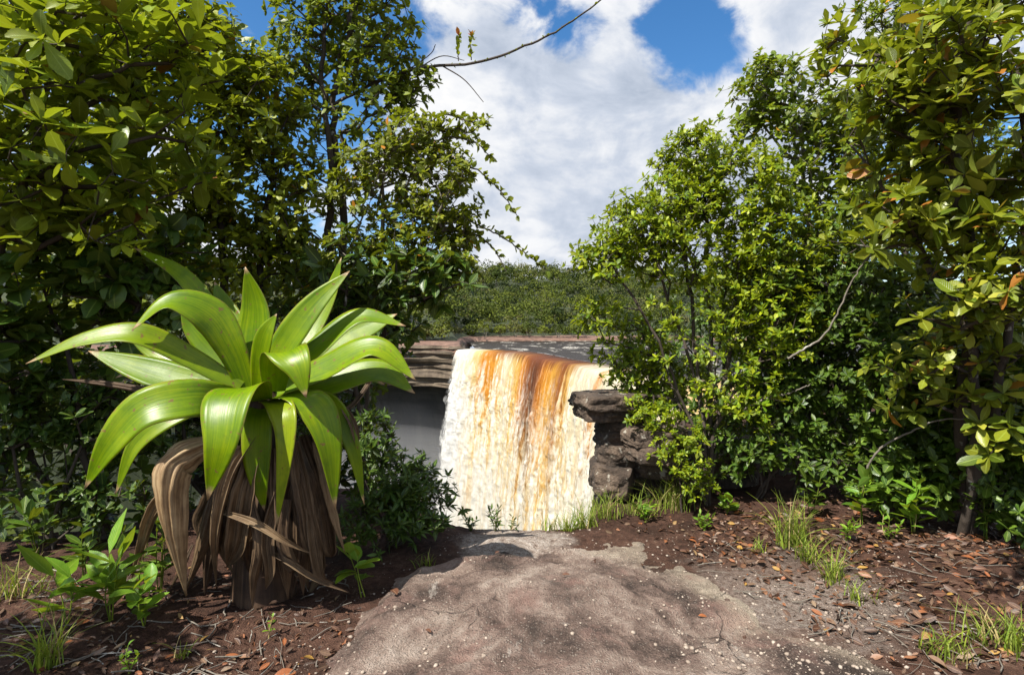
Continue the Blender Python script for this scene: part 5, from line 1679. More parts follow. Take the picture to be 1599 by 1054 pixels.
def build_bromeliad():
    bx, by = -1.42, 3.22
    bz = float(surf_z(bx, by)[0])
    e = empty('giant_bromeliad', (bx, by, bz))
    tag(e, 'giant bromeliad with glossy green strap leaves over a skirt of dead brown leaves', 'bromeliad')
    g = np.random.default_rng(3)
    # short stout stem under the rosette
    tb = Tubes()
    c = P(412, 615, 3.2)
    tb.add([(bx, by, bz - 0.15), (bx, by, bz + 0.3), (bx + 0.02, by, bz + 0.7), c - np.array([0, 0, 0.04]), c + np.array([0, 0, 0.03])], [0.19, 0.15, 0.13, 0.11, 0.03], 14)
    tb.build('stem', M['dead'], e)
    LV = [
        # pts (px, py, distance), width px, tilt, tmax, rnd
        ([(405, 600, 3.2), (395, 545, 3.25), (398, 480, 3.28), (383, 417, 3.25)], 74, 8, 0.42, 0.35),
        ([(415, 600, 3.2), (440, 545, 3.22), (488, 478, 3.25), (546, 423, 3.3)], 58, 10, 0.45, 0.55),
        ([(385, 605, 3.2), (362, 545, 3.15), (325, 490, 3.1), (262, 471, 3.02), (206, 515, 2.95)], 62, (10, 10, 35, 45, 25), 0.45, 0.45),
        ([(380, 600, 3.25), (340, 505, 3.4), (285, 430, 3.5), (208, 386, 3.55)], 33, 25, 0.5, 0.5),
        ([(375, 605, 3.18), (300, 560, 3.1), (215, 521, 3.0), (130, 530, 2.95), (40, 568, 2.9)], 42, (30, 40, 40, 35, 25), 0.5, 0.7),
        ([(370, 610, 3.2), (300, 598, 3.2), (220, 575, 3.2), (138, 548, 3.2)], 56, 35, 0.5, 0.2),
        ([(372, 606, 3.22), (300, 570, 3.3), (240, 545, 3.35), (190, 508, 3.35)], 40, 30, 0.5, 0.3),
        ([(375, 628, 3.15), (300, 622, 2.95), (222, 640, 2.85), (170, 695, 2.82), (132, 763, 2.85)], 78, (40, 35, 20, 5, 0), 0.48, 0.5),
        ([(402, 625, 3.12), (385, 603, 2.95), (357, 622, 2.80), (345, 690, 2.70), (324, 781, 2.74)], 100, (0, 0, 0, 0, 0), 0.48, 0.4),
        ([(428, 610, 3.15), (432, 568, 3.04), (446, 548, 2.92), (464, 570, 2.84), (478, 621, 2.84)], 74, 0, 0.55, 0.6),
        ([(415, 625, 3.12), (438, 636, 2.95), (446, 690, 2.88), (432, 823, 2.9)], 52, 5, 0.42, 0.95),
        ([(408, 630, 3.14), (402, 660, 3.0), (402, 730, 2.97), (413, 798, 3.0)], 56, 8, 0.45, 0.1),
        ([(425, 620, 3.15), (480, 624, 3.02), (512, 680, 2.98), (524, 796, 3.02)], 66, (30, 25, 10, 10), 0.45, 0.25),
        ([(430, 618, 3.2), (510, 625, 3.15), (548, 690, 3.12), (569, 788, 3.15)], 34, 15, 0.5, 0.3),
        ([(430, 600, 3.22), (492, 545, 3.3), (560, 494, 3.35), (634, 509, 3.35)], 44, (25, 30, 40, 35), 0.45, 0.4),
        ([(432, 608, 3.2), (505, 575, 3.15), (585, 541, 3.12), (650, 594, 3.1)], 52, (25, 35, 45, 20), 0.5, 0.5),
        ([(432, 615, 3.2), (500, 602, 3.22), (590, 578, 3.25), (648, 614, 3.25)], 56, (25, 35, 45, 25), 0.5, 0.1),
        ([(395, 600, 3.25), (350, 560, 3.3), (308, 515, 3.33), (282, 486, 3.33)], 56, 10, 0.5, 0.05),
        ([(372, 620, 3.22), (290, 640, 3.1), (215, 690, 3.02), (180, 772, 3.02)], 40, (30, 25, 10, 0), 0.5, 0.6),
        ([(425, 600, 3.25), (480, 530, 3.45), (515, 460, 3.55), (533, 402, 3.58)], 34, 15, 0.5, 0.3),
        ([(430, 605, 3.25), (500, 550, 3.4), (575, 512, 3.5), (620, 490, 3.55)], 44, 30, 0.5, 0.1),
        ([(400, 598, 3.28), (385, 540, 3.42), (350, 480, 3.52), (335, 440, 3.55)], 46, 12, 0.5, 0.1),
        ([(425, 612, 3.24), (480, 590, 3.35), (545, 575, 3.45), (600, 600, 3.5)], 44, 30, 0.5, 0.05),
        ([(372, 612, 3.24), (310, 590, 3.32), (250, 560, 3.4), (180, 590, 3.45)], 44, 30, 0.5, 0.1),
        ([(400, 605, 3.2), (405, 560, 3.12), (415, 520, 3.08), (432, 490, 3.08)], 40, 10, 0.5, 0.5),
    ]
    for i, (pts, w, phi, tm, rnd) in enumerate(LV):
        side = {8: (1, 0.16, 0.05), 9: (0.93, 0.22, 0.1), 10: (1, 0.05, -0.1), 11: (1, 0.0, 0.2), 12: (0.95, 0.15, 0.5)}.get(i)
        V, Fc, L = strip(pts, w * 0.80, phi, tm, rnd=rnd, seed=i, w0=0.55, rows=30, side=side)
        o = link('leaf', mk_mesh('leaf', V, Fc, L), M['brom'], e)
        if i == 8: o['label'] = 'broad glossy front leaf curving straight down'
        if i == 10: o['label'] = 'leaf with yellowed brown midrib'
    DV = [
        ([(330, 690, 3.02), (285, 712, 2.92), (262, 745, 2.86), (268, 830, 2.86), (290, 930, 2.95)], 66, (10, 0, -10, 5, 5), 0.45, 1.0),
        ([(385, 680, 3.0), (345, 740, 2.92), (330, 830, 2.92), (336, 945, 3.02)], 44, 20, 0.4, 0.55),
        ([(400, 690, 3.02), (378, 770, 2.95), (362, 850, 2.97), (345, 935, 3.05)], 78, -10, 0.5, 0.45),
        ([(430, 700, 3.05), (430, 790, 3.02), (440, 860, 3.02), (452, 935, 3.08)], 74, 10, 0.5, 0.30),
        ([(350, 800, 2.92), (400, 818, 2.86), (445, 845, 2.86), (486, 864, 2.92)], 22, 30, 0.4, 0.5),
        ([(480, 690, 3.05), (495, 770, 3.02), (502, 850, 3.05), (500, 925, 3.1)], 62, 10, 0.5, 0.35),
        ([(455, 690, 3.08), (470, 780, 3.05), (470, 860, 3.06), (478, 930, 3.12)], 60, -15, 0.5, 0.2),
        ([(535, 635, 3.15), (552, 665, 3.12), (562, 720, 3.15)], 26, 20, 0.4, 0.35),
        ([(300, 720, 3.1), (245, 790, 3.06), (222, 850, 3.08), (205, 905, 3.15)], 40, 15, 0.45, 0.6),
        ([(320, 730, 3.1), (300, 800, 3.06), (290, 860, 3.06), (278, 925, 3.12)], 44, -10, 0.5, 0.35),
        ([(420, 860, 3.0), (455, 880, 2.96), (495, 905, 2.98), (545, 925, 3.02)], 18, 30, 0.4, 0.35),
        ([(260, 770, 3.15), (235, 820, 3.15), (218, 880, 3.2)], 30, 10, 0.5, 0.8),
        ([(300, 850, 3.02), (280, 890, 2.98), (262, 925, 3.0)], 16, 30, 0.4, 0.8),
        ([(390, 720, 3.12), (395, 800, 3.1), (402, 870, 3.1), (410, 935, 3.14)], 70, 5, 0.5, 0.15),
        ([(500, 680, 3.2), (525, 760, 3.18), (530, 850, 3.2), (522, 920, 3.24)], 54, 20, 0.5, 0.25),
        ([(340, 700, 3.2), (310, 790, 3.2), (305, 860, 3.2), (310, 930, 3.22)], 60, 10, 0.5, 0.1),
        ([(440, 760, 3.02), (420, 830, 2.98), (428, 890, 2.98), (420, 945, 3.02)], 40, 20, 0.4, 0.4),
        ([(470, 780, 3.0), (458, 840, 2.98), (470, 890, 3.0), (462, 940, 3.04)], 44, -20, 0.4, 0.25),
        ([(380, 780, 2.98), (392, 850, 2.96), (385, 900, 2.98), (392, 948, 3.02)], 42, 10, 0.4, 0.3),
        ([(500, 780, 3.06), (512, 850, 3.04), (520, 900, 3.06), (535, 935, 3.1)], 40, 10, 0.4, 0.45),
        ([(455, 610, 3.2), (540, 640, 3.3), (600, 560, 3.5), (622, 545, 3.55)], 14, 40, 0.4, 0.9),
        ([(350, 640, 3.3), (260, 615, 3.5), (170, 598, 3.65), (95, 592, 3.7)], 26, 40, 0.4, 0.15),
    ]
    for i, (pts, w, phi, tm, rnd) in enumerate(DV):
        if i in (1, 2, 3, 5, 6, 9, 13, 14, 15, 16, 17, 18, 19) and i < len(DV) - 2:
            # the old leaves hang close to the stem, their tips straying
            pts = [(415 + (p[0] - 415) * (0.74 + 0.06 * k) + 5 * math.sin(i * 2.1 + k), p[1] - (0 if k < len(pts) - 1 else 25 * (i % 3)), p[2]) for k, p in enumerate(pts)]
        V, Fc, L = strip(pts, w * (0.9 if i == 0 else 0.46), phi, tm, rnd=rnd if i in (0, 8, 11, 4, 10) else (rnd * 1.7) % 1.0 * 0.4, seed=40 + i, w0=0.55, rows=34, cols=15, gutter=(0.55 if i % 3 else -0.5), wrinkle=0.30, ragged=0.15, tipw=0.05)  # most skirt leaves take the darker colour, painting in the rosette's shade
        o = link('dead_leaf', mk_mesh('dead_leaf', V, Fc, L), M['dead'], e)
        if i == 0: o['label'] = 'pale folded dead leaf bent sharply downwards'
    for i in range(34):
        px = g.uniform(335, 498); py = g.uniform(680, 790); D = 3.0 + 0.28 * g.uniform() + 0.25 * ((px - 420) / 130) ** 2 * 0.6
        ln = g.uniform(90, 200)
        lean = (px - 420) * 0.16 + g.normal(0, 24)
        end = min(py + ln, 935)
        pts = [(px, py, D + 0.06), (px + lean * 0.35 + g.normal(0, 6), py + (end - py) * 0.35, D), (px + lean * 0.7 + g.normal(0, 10), py + (end - py) * 0.7, D + 0.02), (px + lean + g.normal(0, 12), end, D + 0.05)]
        V, Fc, L = strip(pts, g.uniform(12, 34), g.uniform(-30, 30), 0.4, rnd=float(g.uniform(0.0, 0.75) ** 1.5), seed=140 + i, w0=0.55, rows=22, cols=9, gutter=float(g.uniform(-0.7, 0.7)), wrinkle=0.35, ragged=0.2, tipw=0.05)
        link('dead_leaf', mk_mesh('dead_leaf', V, Fc, L), M['dead'], e)


build_bromeliad()

# ------------------------------------------------------------------ branch and sprays against the sky
def spray(name, label, pts, r0, r1, nleaf, L, W, matname, seed, kind='elliptic', t0=0.0, group=None, twig=(), cat='branch', rise=0.6, bark='bark'):
    g = np.random.default_rng(seed)
    c = crom([P(*p) for p in pts], 40)
    c[1:-1] += g.normal(0, 0.004, (38, 3))
    e = empty(name, tuple(c[0]))
    tag(e, label, cat, group)
    tb = Tubes()
    tb.add(c, np.linspace(r0, r1, 40), 6)
    for tw in twig:
        q = crom([P(*p) for p in tw], 12)
        tb.add(q, np.linspace(r1 * 1.2, r1 * 0.5, 12), 4)
    o = tb.build('stem', M[bark], e)
    if nleaf:
        t = np.sort(g.uniform(t0, 1, nleaf))
        k = np.clip((t * 39).astype(int), 0, 38)
        p = c[k] + (c[k + 1] - c[k]) * (t * 39 - k)[:, None]
        T = nrm(c[k + 1] - c[k])
        s = nrm(np.cross(T, UP + 0 * T))
        side = np.where(np.arange(nleaf) % 2 == 0, 1, -1)[:, None]
        d = nrm(T * 0.45 + UP * rise * g.uniform(0.2, 1.2, (nleaf, 1)) * np.where(g.uniform(size=(nleaf, 1)) < 0.75, 1, -0.8) + s * side * 0.55 + g.normal(0, 0.2, (nleaf, 3)))
        n = nrm(UP + T * 0.3 + g.normal(0, 0.4, (nleaf, 3)))
        LVS = Leaves()
        sc = g.uniform(0.6, 1.15, nleaf)
        LVS.add(p, d, n, L * sc, W * sc)
        PLANTS.append(dict(e=e, A=LVS.arrays(), kind=kind, nseg=3, mat=matname, seed=seed, maxleaf=300, leafname='leaf'))
    return e


def build_sprays():
    spray('bare_branch', 'long nearly bare branch curving up across the clouds', [(520, 165, 5.0), (590, 128, 4.95), (660, 106, 4.9), (745, 98, 4.85), (830, 68, 4.8), (890, 36, 4.75), (952, -8, 4.7)], 0.016, 0.006, 46, 0.035, 0.014, 'leaf_arch', 61, t0=0.42,
          twig=[[(655, 106, 4.9), (690, 88, 4.9), (725, 95, 4.9)], [(640, 108, 4.9), (672, 85, 4.9), (680, 70, 4.9)], [(690, 103, 4.88), (725, 125, 4.88), (755, 160, 4.88)], [(660, 107, 4.9), (640, 92, 4.92), (612, 90, 4.94)]])
    # upright red-tipped shoots on the bare branch
    for k, (px, py, top) in enumerate(((716, 96, 44), (736, 94, 46))):
        e = spray('red_tipped_shoot', 'upright leafy shoot with a red tip on the bare branch', [(px, py, 4.86), (px - 1, (py + top) / 2, 4.86), (px + 1, top + 12, 4.86)], 0.005, 0.003, 22, 0.055, 0.032, 'leaf_mid', 70 + k, kind='round', rise=1.2, group='red-tipped shoots on the bare branch', cat='shoot')
        LVS = Leaves()
        rosette(LVS, P(px, top + 12, 4.86)[None], UP[None], 6, 0.075, 0.035, (10, 35), np.random.default_rng(k), 0.0)
        A = LVS.arrays()
        me = leaves_mesh('red_tip', A, np.ones(len(A[0]), bool), 'elliptic', 3, np.zeros(len(A[0]), int), np.linspace(0, 1, len(A[0])))
        o = link('red_tip', me, M['red_shoot'], e)
        o['label'] = 'tuft of red young leaves'
        o['kind'] = 'stuff'
    hang = [([(640, 215, 4.75), (690, 180, 4.7), (730, 190, 4.68), (762, 200, 4.66)], 40, 'level leafy spray just under the bare branch'),
            ([(650, 250, 4.75), (710, 250, 4.7), (765, 282, 4.66), (808, 338, 4.62)], 46, 'drooping leafy spray in front of the clouds, tip above the waterfall'),
            ([(660, 330, 4.72), (730, 345, 4.68), (795, 378, 4.64), (857, 424, 4.6)], 58, 'longest drooping leafy spray, its tip touching the forest skyline'),
            ([(690, 360, 4.7), (745, 368, 4.66), (775, 395, 4.64), (790, 425, 4.62)], 30, 'short drooping spray below the longest one'),
            ([(640, 235, 4.75), (700, 215, 4.7), (745, 225, 4.68), (768, 250, 4.66)], 34, 'short leafy spray between the level and the drooping spray')]
    for k, (pts, n, lab) in enumerate(hang):
        spray('leafy_spray', lab, pts, 0.010, 0.003, int(n * 1.5), 0.075, 0.042, 'leaf_arch', 80 + k, group='leafy sprays reaching over the falls')
    bare = [([(560, 330, 4.6), (620, 230, 4.6), (660, 250, 4.58), (700, 330, 4.55)], 'grey bare twig looping in front of the arching shrub'),
            ([(1230, 560, 4.3), (1290, 520, 4.2), (1330, 440, 4.1), (1360, 395, 4.0)], 'pale bare stem rising through the shaded thicket'),
            ([(1160, 640, 4.75), (1200, 620, 4.7), (1230, 615, 4.65), (1265, 600, 4.6)], 'pale crooked twig beside the bright shrub'),
            ([(1350, 740, 4.2), (1375, 700, 4.1), (1430, 670, 4.0), (1480, 655, 3.9), (1599, 662, 3.7)], 'pale stem leaning level through the right thicket')]
    for k, (pts, lab) in enumerate(bare):
        spray('bare_twig', lab, pts, 0.009, 0.004, 0, 0, 0, 'leaf_arch', 90 + k, group='bare twigs in the thickets', cat='twig', bark='bark_grey')


build_sprays()

# ------------------------------------------------------------------ grass and low plants
def grass(label, px, py, n, h, spread, seed, width=0.0065, lean=0.5, group='grass tufts along the path'):
    g = np.random.default_rng(seed)
    b = G(px, py)
    b[2] = float(surf_z(b[0], b[1])[0]) - 0.01
    R = 7
    t = np.linspace(0, 1, R)
    Vs, Fs, Ls = [], [], []
    for i in range(n):
        a = g.uniform(0, 2 * math.pi)
        hh = h * g.uniform(0.45, 1.1)
        o = np.array([math.cos(a), math.sin(a), 0])
        s0 = b + np.array([g.normal(0, spread * 0.4), g.normal(0, spread * 0.35), 0])
        ln = lean * g.uniform(0.15, 1.1)
        c = s0 + o * (hh * ln * t ** 1.8)[:, None] + UP * (hh * (t - 0.35 * ln * t ** 2.5))[:, None]
        sd = nrm(np.cross(o, UP) + 0.5 * g.normal(size=3) * np.array([1, 1, 0.1]))
        w = width * g.uniform(0.6, 1.2) * (1 - t ** 2.2) + 0.0006
        V = np.stack([c - sd * w[:, None] * 0.5, c + sd * w[:, None] * 0.5], 1).reshape(-1, 3)
        k = np.arange(R - 1) * 2
        Fs.append(np.stack([k, k + 1, k + 3, k + 2], 1) + i * R * 2)
        Vs.append(V)
        L = np.zeros((R, 2, 3)); L[:, 0, 0] = -1; L[:, 1, 0] = 1; L[..., 1] = t[:, None]; L[..., 2] = g.uniform()
        Ls.append(L.reshape(-1, 3))
    e = link('grass_tuft', mk_mesh('grass_tuft', np.concatenate(Vs), np.concatenate(Fs), np.concatenate(Ls)), M['grass'])
    tag(e, label, 'grass', group, kind='stuff')


def build_grass():
    for i, (lab, px, py, n, h, sp) in enumerate([
            ('bright grass tuft at the rim in front of the falls, beside the outcrop', 885, 815, 46, 0.22, 0.10),
            ('tall grass tuft growing against the foot of the rock outcrop', 915, 812, 70, 0.30, 0.14),
            ('dense grass tuft under the outcrop ledge', 945, 806, 60, 0.28, 0.12),
            ('small grass tuft at the rim with falls behind it', 857, 812, 22, 0.16, 0.06),
            ('dark grass clump between outcrop and bright shrub', 1050, 790, 110, 0.34, 0.20),
            ('grass clump at the foot of the bright shrub', 1000, 800, 60, 0.22, 0.16),
            ('tallest grass tuft beside the leaf litter', 1238, 858, 80, 0.42, 0.13),
            ('grass tuft in front of the tallest one by the litter', 1262, 880, 44, 0.26, 0.10),
            ('straggling grass tuft at the edge of the gravelly soil', 1305, 915, 44, 0.26, 0.12),
            ('thin grass tuft on the leaf litter', 1345, 945, 18, 0.18, 0.10),
            ('sparse grass tuft on bare soil near the slab', 1185, 862, 14, 0.13, 0.07),
            ('wide grass tuft in the leaf litter by the path', 1560, 1020, 80, 0.24, 0.17),
            ('yellowish grass tuft at the lower edge of the litter', 1475, 1030, 48, 0.17, 0.12),
            ('long-bladed grass tuft in front of the seedlings', 75, 1050, 42, 0.36, 0.07),
            ('thin grass at the foot of the narrow-leaved shrub', 662, 882, 20, 0.13, 0.09),
            ('tiny grass sprout on dark soil below the bromeliad', 285, 1025, 14, 0.12, 0.06),
            ('dim grass under the seedlings', 20, 950, 40, 0.3, 0.2)]):
        grass(lab, px, py, int(n * 1.4), h * 0.92, sp, 200 + i, lean=0.95)


build_grass()


def herb(label, px, py, h, stems, n, L, W, seed, matname='leaf_herb', kind='elliptic', group=None, spread=0.08, name='seedling', z=None):
    g = np.random.default_rng(seed)
    b = G(px, py); b[2] = float(surf_z(b[0], b[1])[0]) - 0.01
    e = empty(name, tuple(b))
    tag(e, label, 'plant', group)
    LVS = Leaves()
    for s in range(stems):
        a = g.uniform(0, 6.28)
        top = b + np.array([math.cos(a) * spread * g.uniform(0.2, 1), math.sin(a) * spread * g.uniform(0.2, 1), h * g.uniform(0.6, 1.05)])
        c = crom([b + g.normal(0, 0.008, 3) * np.array([1, 1, 0]), (b + top) / 2 + g.normal(0, 0.012, 3), top], 10)
        tb = Tubes(); tb.add(c, np.linspace(0.004, 0.002, 10), 5)
        tb.build('stem', M['grass'], e)
        t = np.linspace(0.35, 1, n)
        k = np.clip((t * 9).astype(int), 0, 8)
        p = c[k] + (c[k + 1] - c[k]) * np.clip(t * 9 - k, 0, 1)[:, None]
        ph = np.arange(n) * 2.4 + g.uniform(0, 6)
        el = g.uniform(0.1, 0.6, n) + 0.6 * (t > 0.9)
        d = np.stack([np.cos(ph) * np.cos(el), np.sin(ph) * np.cos(el), np.sin(el)], 1)
        sc = g.uniform(0.7, 1.15, n)
        LVS.add(p, d, UP + g.normal(0, 0.25, (n, 3)), L * sc, W * sc)
    PLANTS.append(dict(e=e, A=LVS.arrays(), kind=kind, nseg=4, mat=matname, seed=seed, maxleaf=300, leafname='leaf'))


def build_herbs():
    herb('seedling with long bright leaves in front of the dead bromeliad leaves', 175, 975, 0.34, 3, 6, 0.25, 0.08, 301, kind='lance')
    herb('tall seedling with pointed bright leaves beside the rim shrubs', 110, 985, 0.34, 2, 6, 0.25, 0.075, 322, kind='lance')
    herb('oval-leaved seedling beside the long-leaved seedling', 225, 985, 0.28, 3, 6, 0.13, 0.062, 302)
    herb('small oval-leaved seedling rising against the pale dead leaf', 218, 940, 0.38, 1, 7, 0.10, 0.05, 303)
    herb('broad-leaved plant with insect holes at the right foot of the bromeliad', 566, 930, 0.30, 2, 5, 0.15, 0.085, 304, kind='round')
    herb('tiny creeping herb on the soil below the long grass', 203, 1050, 0.11, 3, 8, 0.03, 0.016, 305)
    herb('tiny bright sprout alone on bare soil', 415, 988, 0.12, 1, 10, 0.035, 0.014, 306)
    herb('small sprout at the rim in front of the white water', 775, 815, 0.20, 5, 9, 0.07, 0.018, 307, matname='leaf_dark', kind='lance')
    herb('dark low sprout at the rim beside the narrow-leaved shrub', 735, 815, 0.12, 5, 7, 0.06, 0.02, 308, matname='leaf_dark', kind='lance')
    herb('leafy sprout on the rim beside the small grass tuft', 800, 816, 0.10, 3, 7, 0.05, 0.016, 309, matname='leaf_dark', kind='lance')
    herb('low leafy plant at the base of the rock outcrop', 1010, 810, 0.14, 5, 7, 0.07, 0.03, 310)
    herb('yellowish low plant on the soil under the bright shrub', 1100, 822, 0.12, 5, 7, 0.06, 0.022, 311)
    herb('round-leaved seedling at the foot of the bright shrub', 1135, 800, 0.22, 2, 5, 0.11, 0.07, 312, kind='round')
    herb('ladder-leaved herb beside the tallest grass', 1325, 862, 0.17, 3, 10, 0.06, 0.022, 313)
    herb('ladder-leaved herb under the shaded thicket', 1390, 860, 0.16, 3, 9, 0.06, 0.022, 314)
    herb('leafy undergrowth plant with a lit top in the right shade', 1345, 830, 0.36, 3, 7, 0.14, 0.055, 315)
    herb('leafy undergrowth plant under the leathery whorls, partly lit', 1425, 850, 0.36, 4, 7, 0.15, 0.055, 316)
    herb('dim undergrowth plant beside the trunk of the leathery tree', 1540, 860, 0.40, 3, 8, 0.13, 0.045, 317, matname='leaf_under')
    herb('dim undergrowth plant deep under the right thicket', 1265, 815, 0.34, 3, 7, 0.12, 0.05, 318, matname='leaf_under')
    herb('leafy plant among rim shrubs left of the bromeliad', 60, 900, 0.38, 4, 8, 0.14, 0.06, 319, matname='leaf_under')
    herb('leafy plant pressed against the left side of the dead skirt', 250, 935, 0.42, 4, 8, 0.12, 0.055, 323, matname='leaf_under')
    herb('shaded leafy plant behind the seedlings', 130, 915, 0.36, 3, 7, 0.13, 0.055, 320, matname='leaf_under')
    herb('small leafy clump on the second ledge of the outcrop', 1000, 730, 0.12, 4, 6, 0.05, 0.02, 321)


build_herbs()

# ------------------------------------------------------------------ litter, pebbles, twigs
def scatter_px(n, x0, x1, y0, y1, g):
    px = g.uniform(x0, x1, n); py = y0 + (y1 - y0) * g.uniform(0, 1, n)
    pts = np.array([G(a, b) for a, b in zip(px, py)])
    return pts


MARKS = [(t, G(a, b)) for t, a, b in (('the tallest grass tuft', 1238, 858), ('the straggling grass tuft', 1305, 915), ('the wide low grass tuft', 1560, 1020), ('the yellowish low grass', 1475, 1030),
         ('the bright shrub stems', 1110, 800), ('the ladder-leaved herbs', 1355, 862), ('the trunk of the leathery tree', 1500, 850), ('the pale gravel patch', 1230, 950), ('the slab edge', 1330, 1000))]


def build_litter():
    g = np.random.default_rng(77)
    LVS = Leaves()

    def lay(pts, L, W, lift=0.012):
        z = surf_z(pts[:, 0], pts[:, 1])
        n = len(pts)
        p = np.column_stack([pts[:, :2], z + lift])
        a = g.uniform(0, 6.283, n)
        d = np.stack([np.cos(a), np.sin(a), g.normal(0, 0.3, n)], 1)
        nn = UP + g.normal(0, 0.6, (n, 3))
        s = 0.35 + 0.95 * g.uniform(0, 1, n) ** 1.6
        return p, d, nn, L * s, W * s
    right = np.concatenate([scatter_px(1900, 1150, 1650, 850, 1060, g), scatter_px(1200, 1080, 1650, 790, 880, g), scatter_px(260, 1000, 1500, 850, 1054, g), scatter_px(420, 940, 1200, 800, 880, g)])
    sd = poly_sdf(right[:, 0], right[:, 1], SLABX)
    den = 0.35 + 0.65 * sstep(0.0, 0.8, -sd)
    right = right[(sd < -0.02) & (g.uniform(size=len(right)) < den)]
    left = scatter_px(900, -60, 560, 890, 1075, g)
    sd = poly_sdf(left[:, 0], left[:, 1], SLABX)
    left = left[sd < 0.02]
    LVS.add(*lay(right, 0.066, 0.028))
    LVS.add(*lay(left, 0.050, 0.020))
    A = LVS.arrays()
    px, py, dep = project(A[0])
    infr = (px > 0) & (px < 1599) & (py < 1054)
    size = np.where(infr, A[3] * F / dep, 0)
    order = np.argsort(-size)
    N = len(A[0])
    var = g.integers(0, 4, N); rnd = g.uniform(0, 1, N)
    single = np.zeros(N, bool); single[order[:230]] = True
    p, d, n, l, w = A
    X = np.cross(d, n)
    for j in order[:230]:
        ob = bpy.data.objects.new('fallen_leaf', leaf_mesh('elliptic', 4, int(var[j]), 'litter'))
        COL.objects.link(ob)
        ob.matrix_world = Matrix(((X[j, 0] * w[j], d[j, 0] * l[j], n[j, 0] * w[j], p[j, 0]), (X[j, 1] * w[j], d[j, 1] * l[j], n[j, 1] * w[j], p[j, 1]), (X[j, 2] * w[j], d[j, 2] * l[j], n[j, 2] * w[j], p[j, 2]), (0, 0, 0, 1)))
        if p[j, 0] > 0:
            near = min(MARKS, key=lambda m: (m[1][0] - p[j, 0]) ** 2 + (m[1][1] - p[j, 1]) ** 2)
            tag(ob, 'dry fallen leaf right of the path near ' + near[0], 'leaf', 'fallen leaves near ' + near[0])
        else:
            tag(ob, 'dry brown fallen leaf on the dark soil left of the rock path', 'leaf', 'fallen leaves left of the path')
    o = link('leaf_litter', leaves_mesh('leaf_litter', A, ~single, 'elliptic', 3, var, rnd), M['litter'])
    tag(o, 'scattered small dead leaves on the soil beside the path', 'leaf litter', kind='stuff')
    # leaves one can pick out
    own = [(425, 1043, 0.115, 0.055, 0.82, 'large curled orange fallen leaf at the bottom of the soil'),
           (620, 948, 0.09, 0.045, 0.25, 'curled dark red fallen leaf on the rock slab edge'),
           (362, 1035, 0.05, 0.022, 0.95, 'small yellow-brown fallen leaf beside the large orange one'),
           (665, 1000, 0.045, 0.022, 0.25, 'small red-brown fallen leaf in the open on the rock slab'),
           (773, 885, 0.05, 0.02, 0.3, 'thin reddish leaf near the top edge of the slab'),
           (1078, 861, 0.09, 0.03, 0.3, 'flat red-brown leaf on soil beside the slab top'),
           (1040, 845, 0.06, 0.025, 0.85, 'pair-sized orange leaf on soil near the slab top'),
           (1090, 967, 0.05, 0.025, 0.82, 'orange leaf lying alone on the right half of the slab'),
           (120, 990, 0.08, 0.05, 0.83, 'orange-red leaf behind the long-bladed grass'),
           (890, 938, 0.05, 0.022, 0.25, 'brown leaf lying mid-slab among pebbles'),
           (1000, 890, 0.05, 0.015, 0.1, 'dark twig-like leaf by the joint in the slab')]
    for i, (px, py, L, W, rnd, lab) in enumerate(own):
        b = G(px, py); z = float(surf_z(b[0], b[1])[0])
        a = i * 1.7 + 0.4
        d = np.array([[math.cos(a), math.sin(a), 0.1]]); n = np.array([[0.15, -0.25, 1.0]])
        n = nrm(n - (n * nrm(d)).sum() * nrm(d))
        me = leaves_mesh('fallen_leaf', (np.array([[b[0], b[1], z + 0.012]]), nrm(d), n, np.array([L]), np.array([W])), np.array([True]), 'elliptic', 5, np.array([1]), np.array([rnd]))
        o = link('fallen_leaf', me, M['litter_own'])
        tag(o, lab, 'leaf', 'fallen leaves that stand out')


def fixed_litter():
    """same leaf colours but by the stored value only"""
    m = M['litter'].copy(); m.name = 'fallen_leaf_single'
    for l in list(m.node_tree.links):
        if l.from_node.type == 'OBJECT_INFO':
            m.node_tree.links.remove(l)
    for n in m.node_tree.nodes:
        if n.type == 'MATH' and n.operation == 'ADD' and not n.inputs[1].is_linked:
            n.inputs[1].default_value = 0.0 if n.inputs[0].is_linked and n.inputs[0].links[0].from_node.type == 'SEPXYZ' else n.inputs[1].default_value
    return m


M['litter_own'] = fixed_litter()
build_litter()


def pebble_mesh(seed):
    g = np.random.default_rng(seed)
    t = (1 + 5 ** 0.5) / 2
    v = nrm(np.array([(-1, t, 0), (1, t, 0), (-1, -t, 0), (1, -t, 0), (0, -1, t), (0, 1, t), (0, -1, -t), (0, 1, -t), (t, 0, -1), (t, 0, 1), (-t, 0, -1), (-t, 0, 1)]))
    f = np.array([(0, 11, 5), (0, 5, 1), (0, 1, 7), (0, 7, 10), (0, 10, 11), (1, 5, 9), (5, 11, 4), (11, 10, 2), (10, 7, 6), (7, 1, 8), (3, 9, 4), (3, 4, 2), (3, 2, 6), (3, 6, 8), (3, 8, 9), (4, 9, 5), (2, 4, 11), (6, 2, 10), (8, 6, 7), (9, 8, 1)])
    v = v * g.uniform(0.72, 1.15, (12, 1)) * np.array([1.0, 0.8, 0.55])
    return v, f


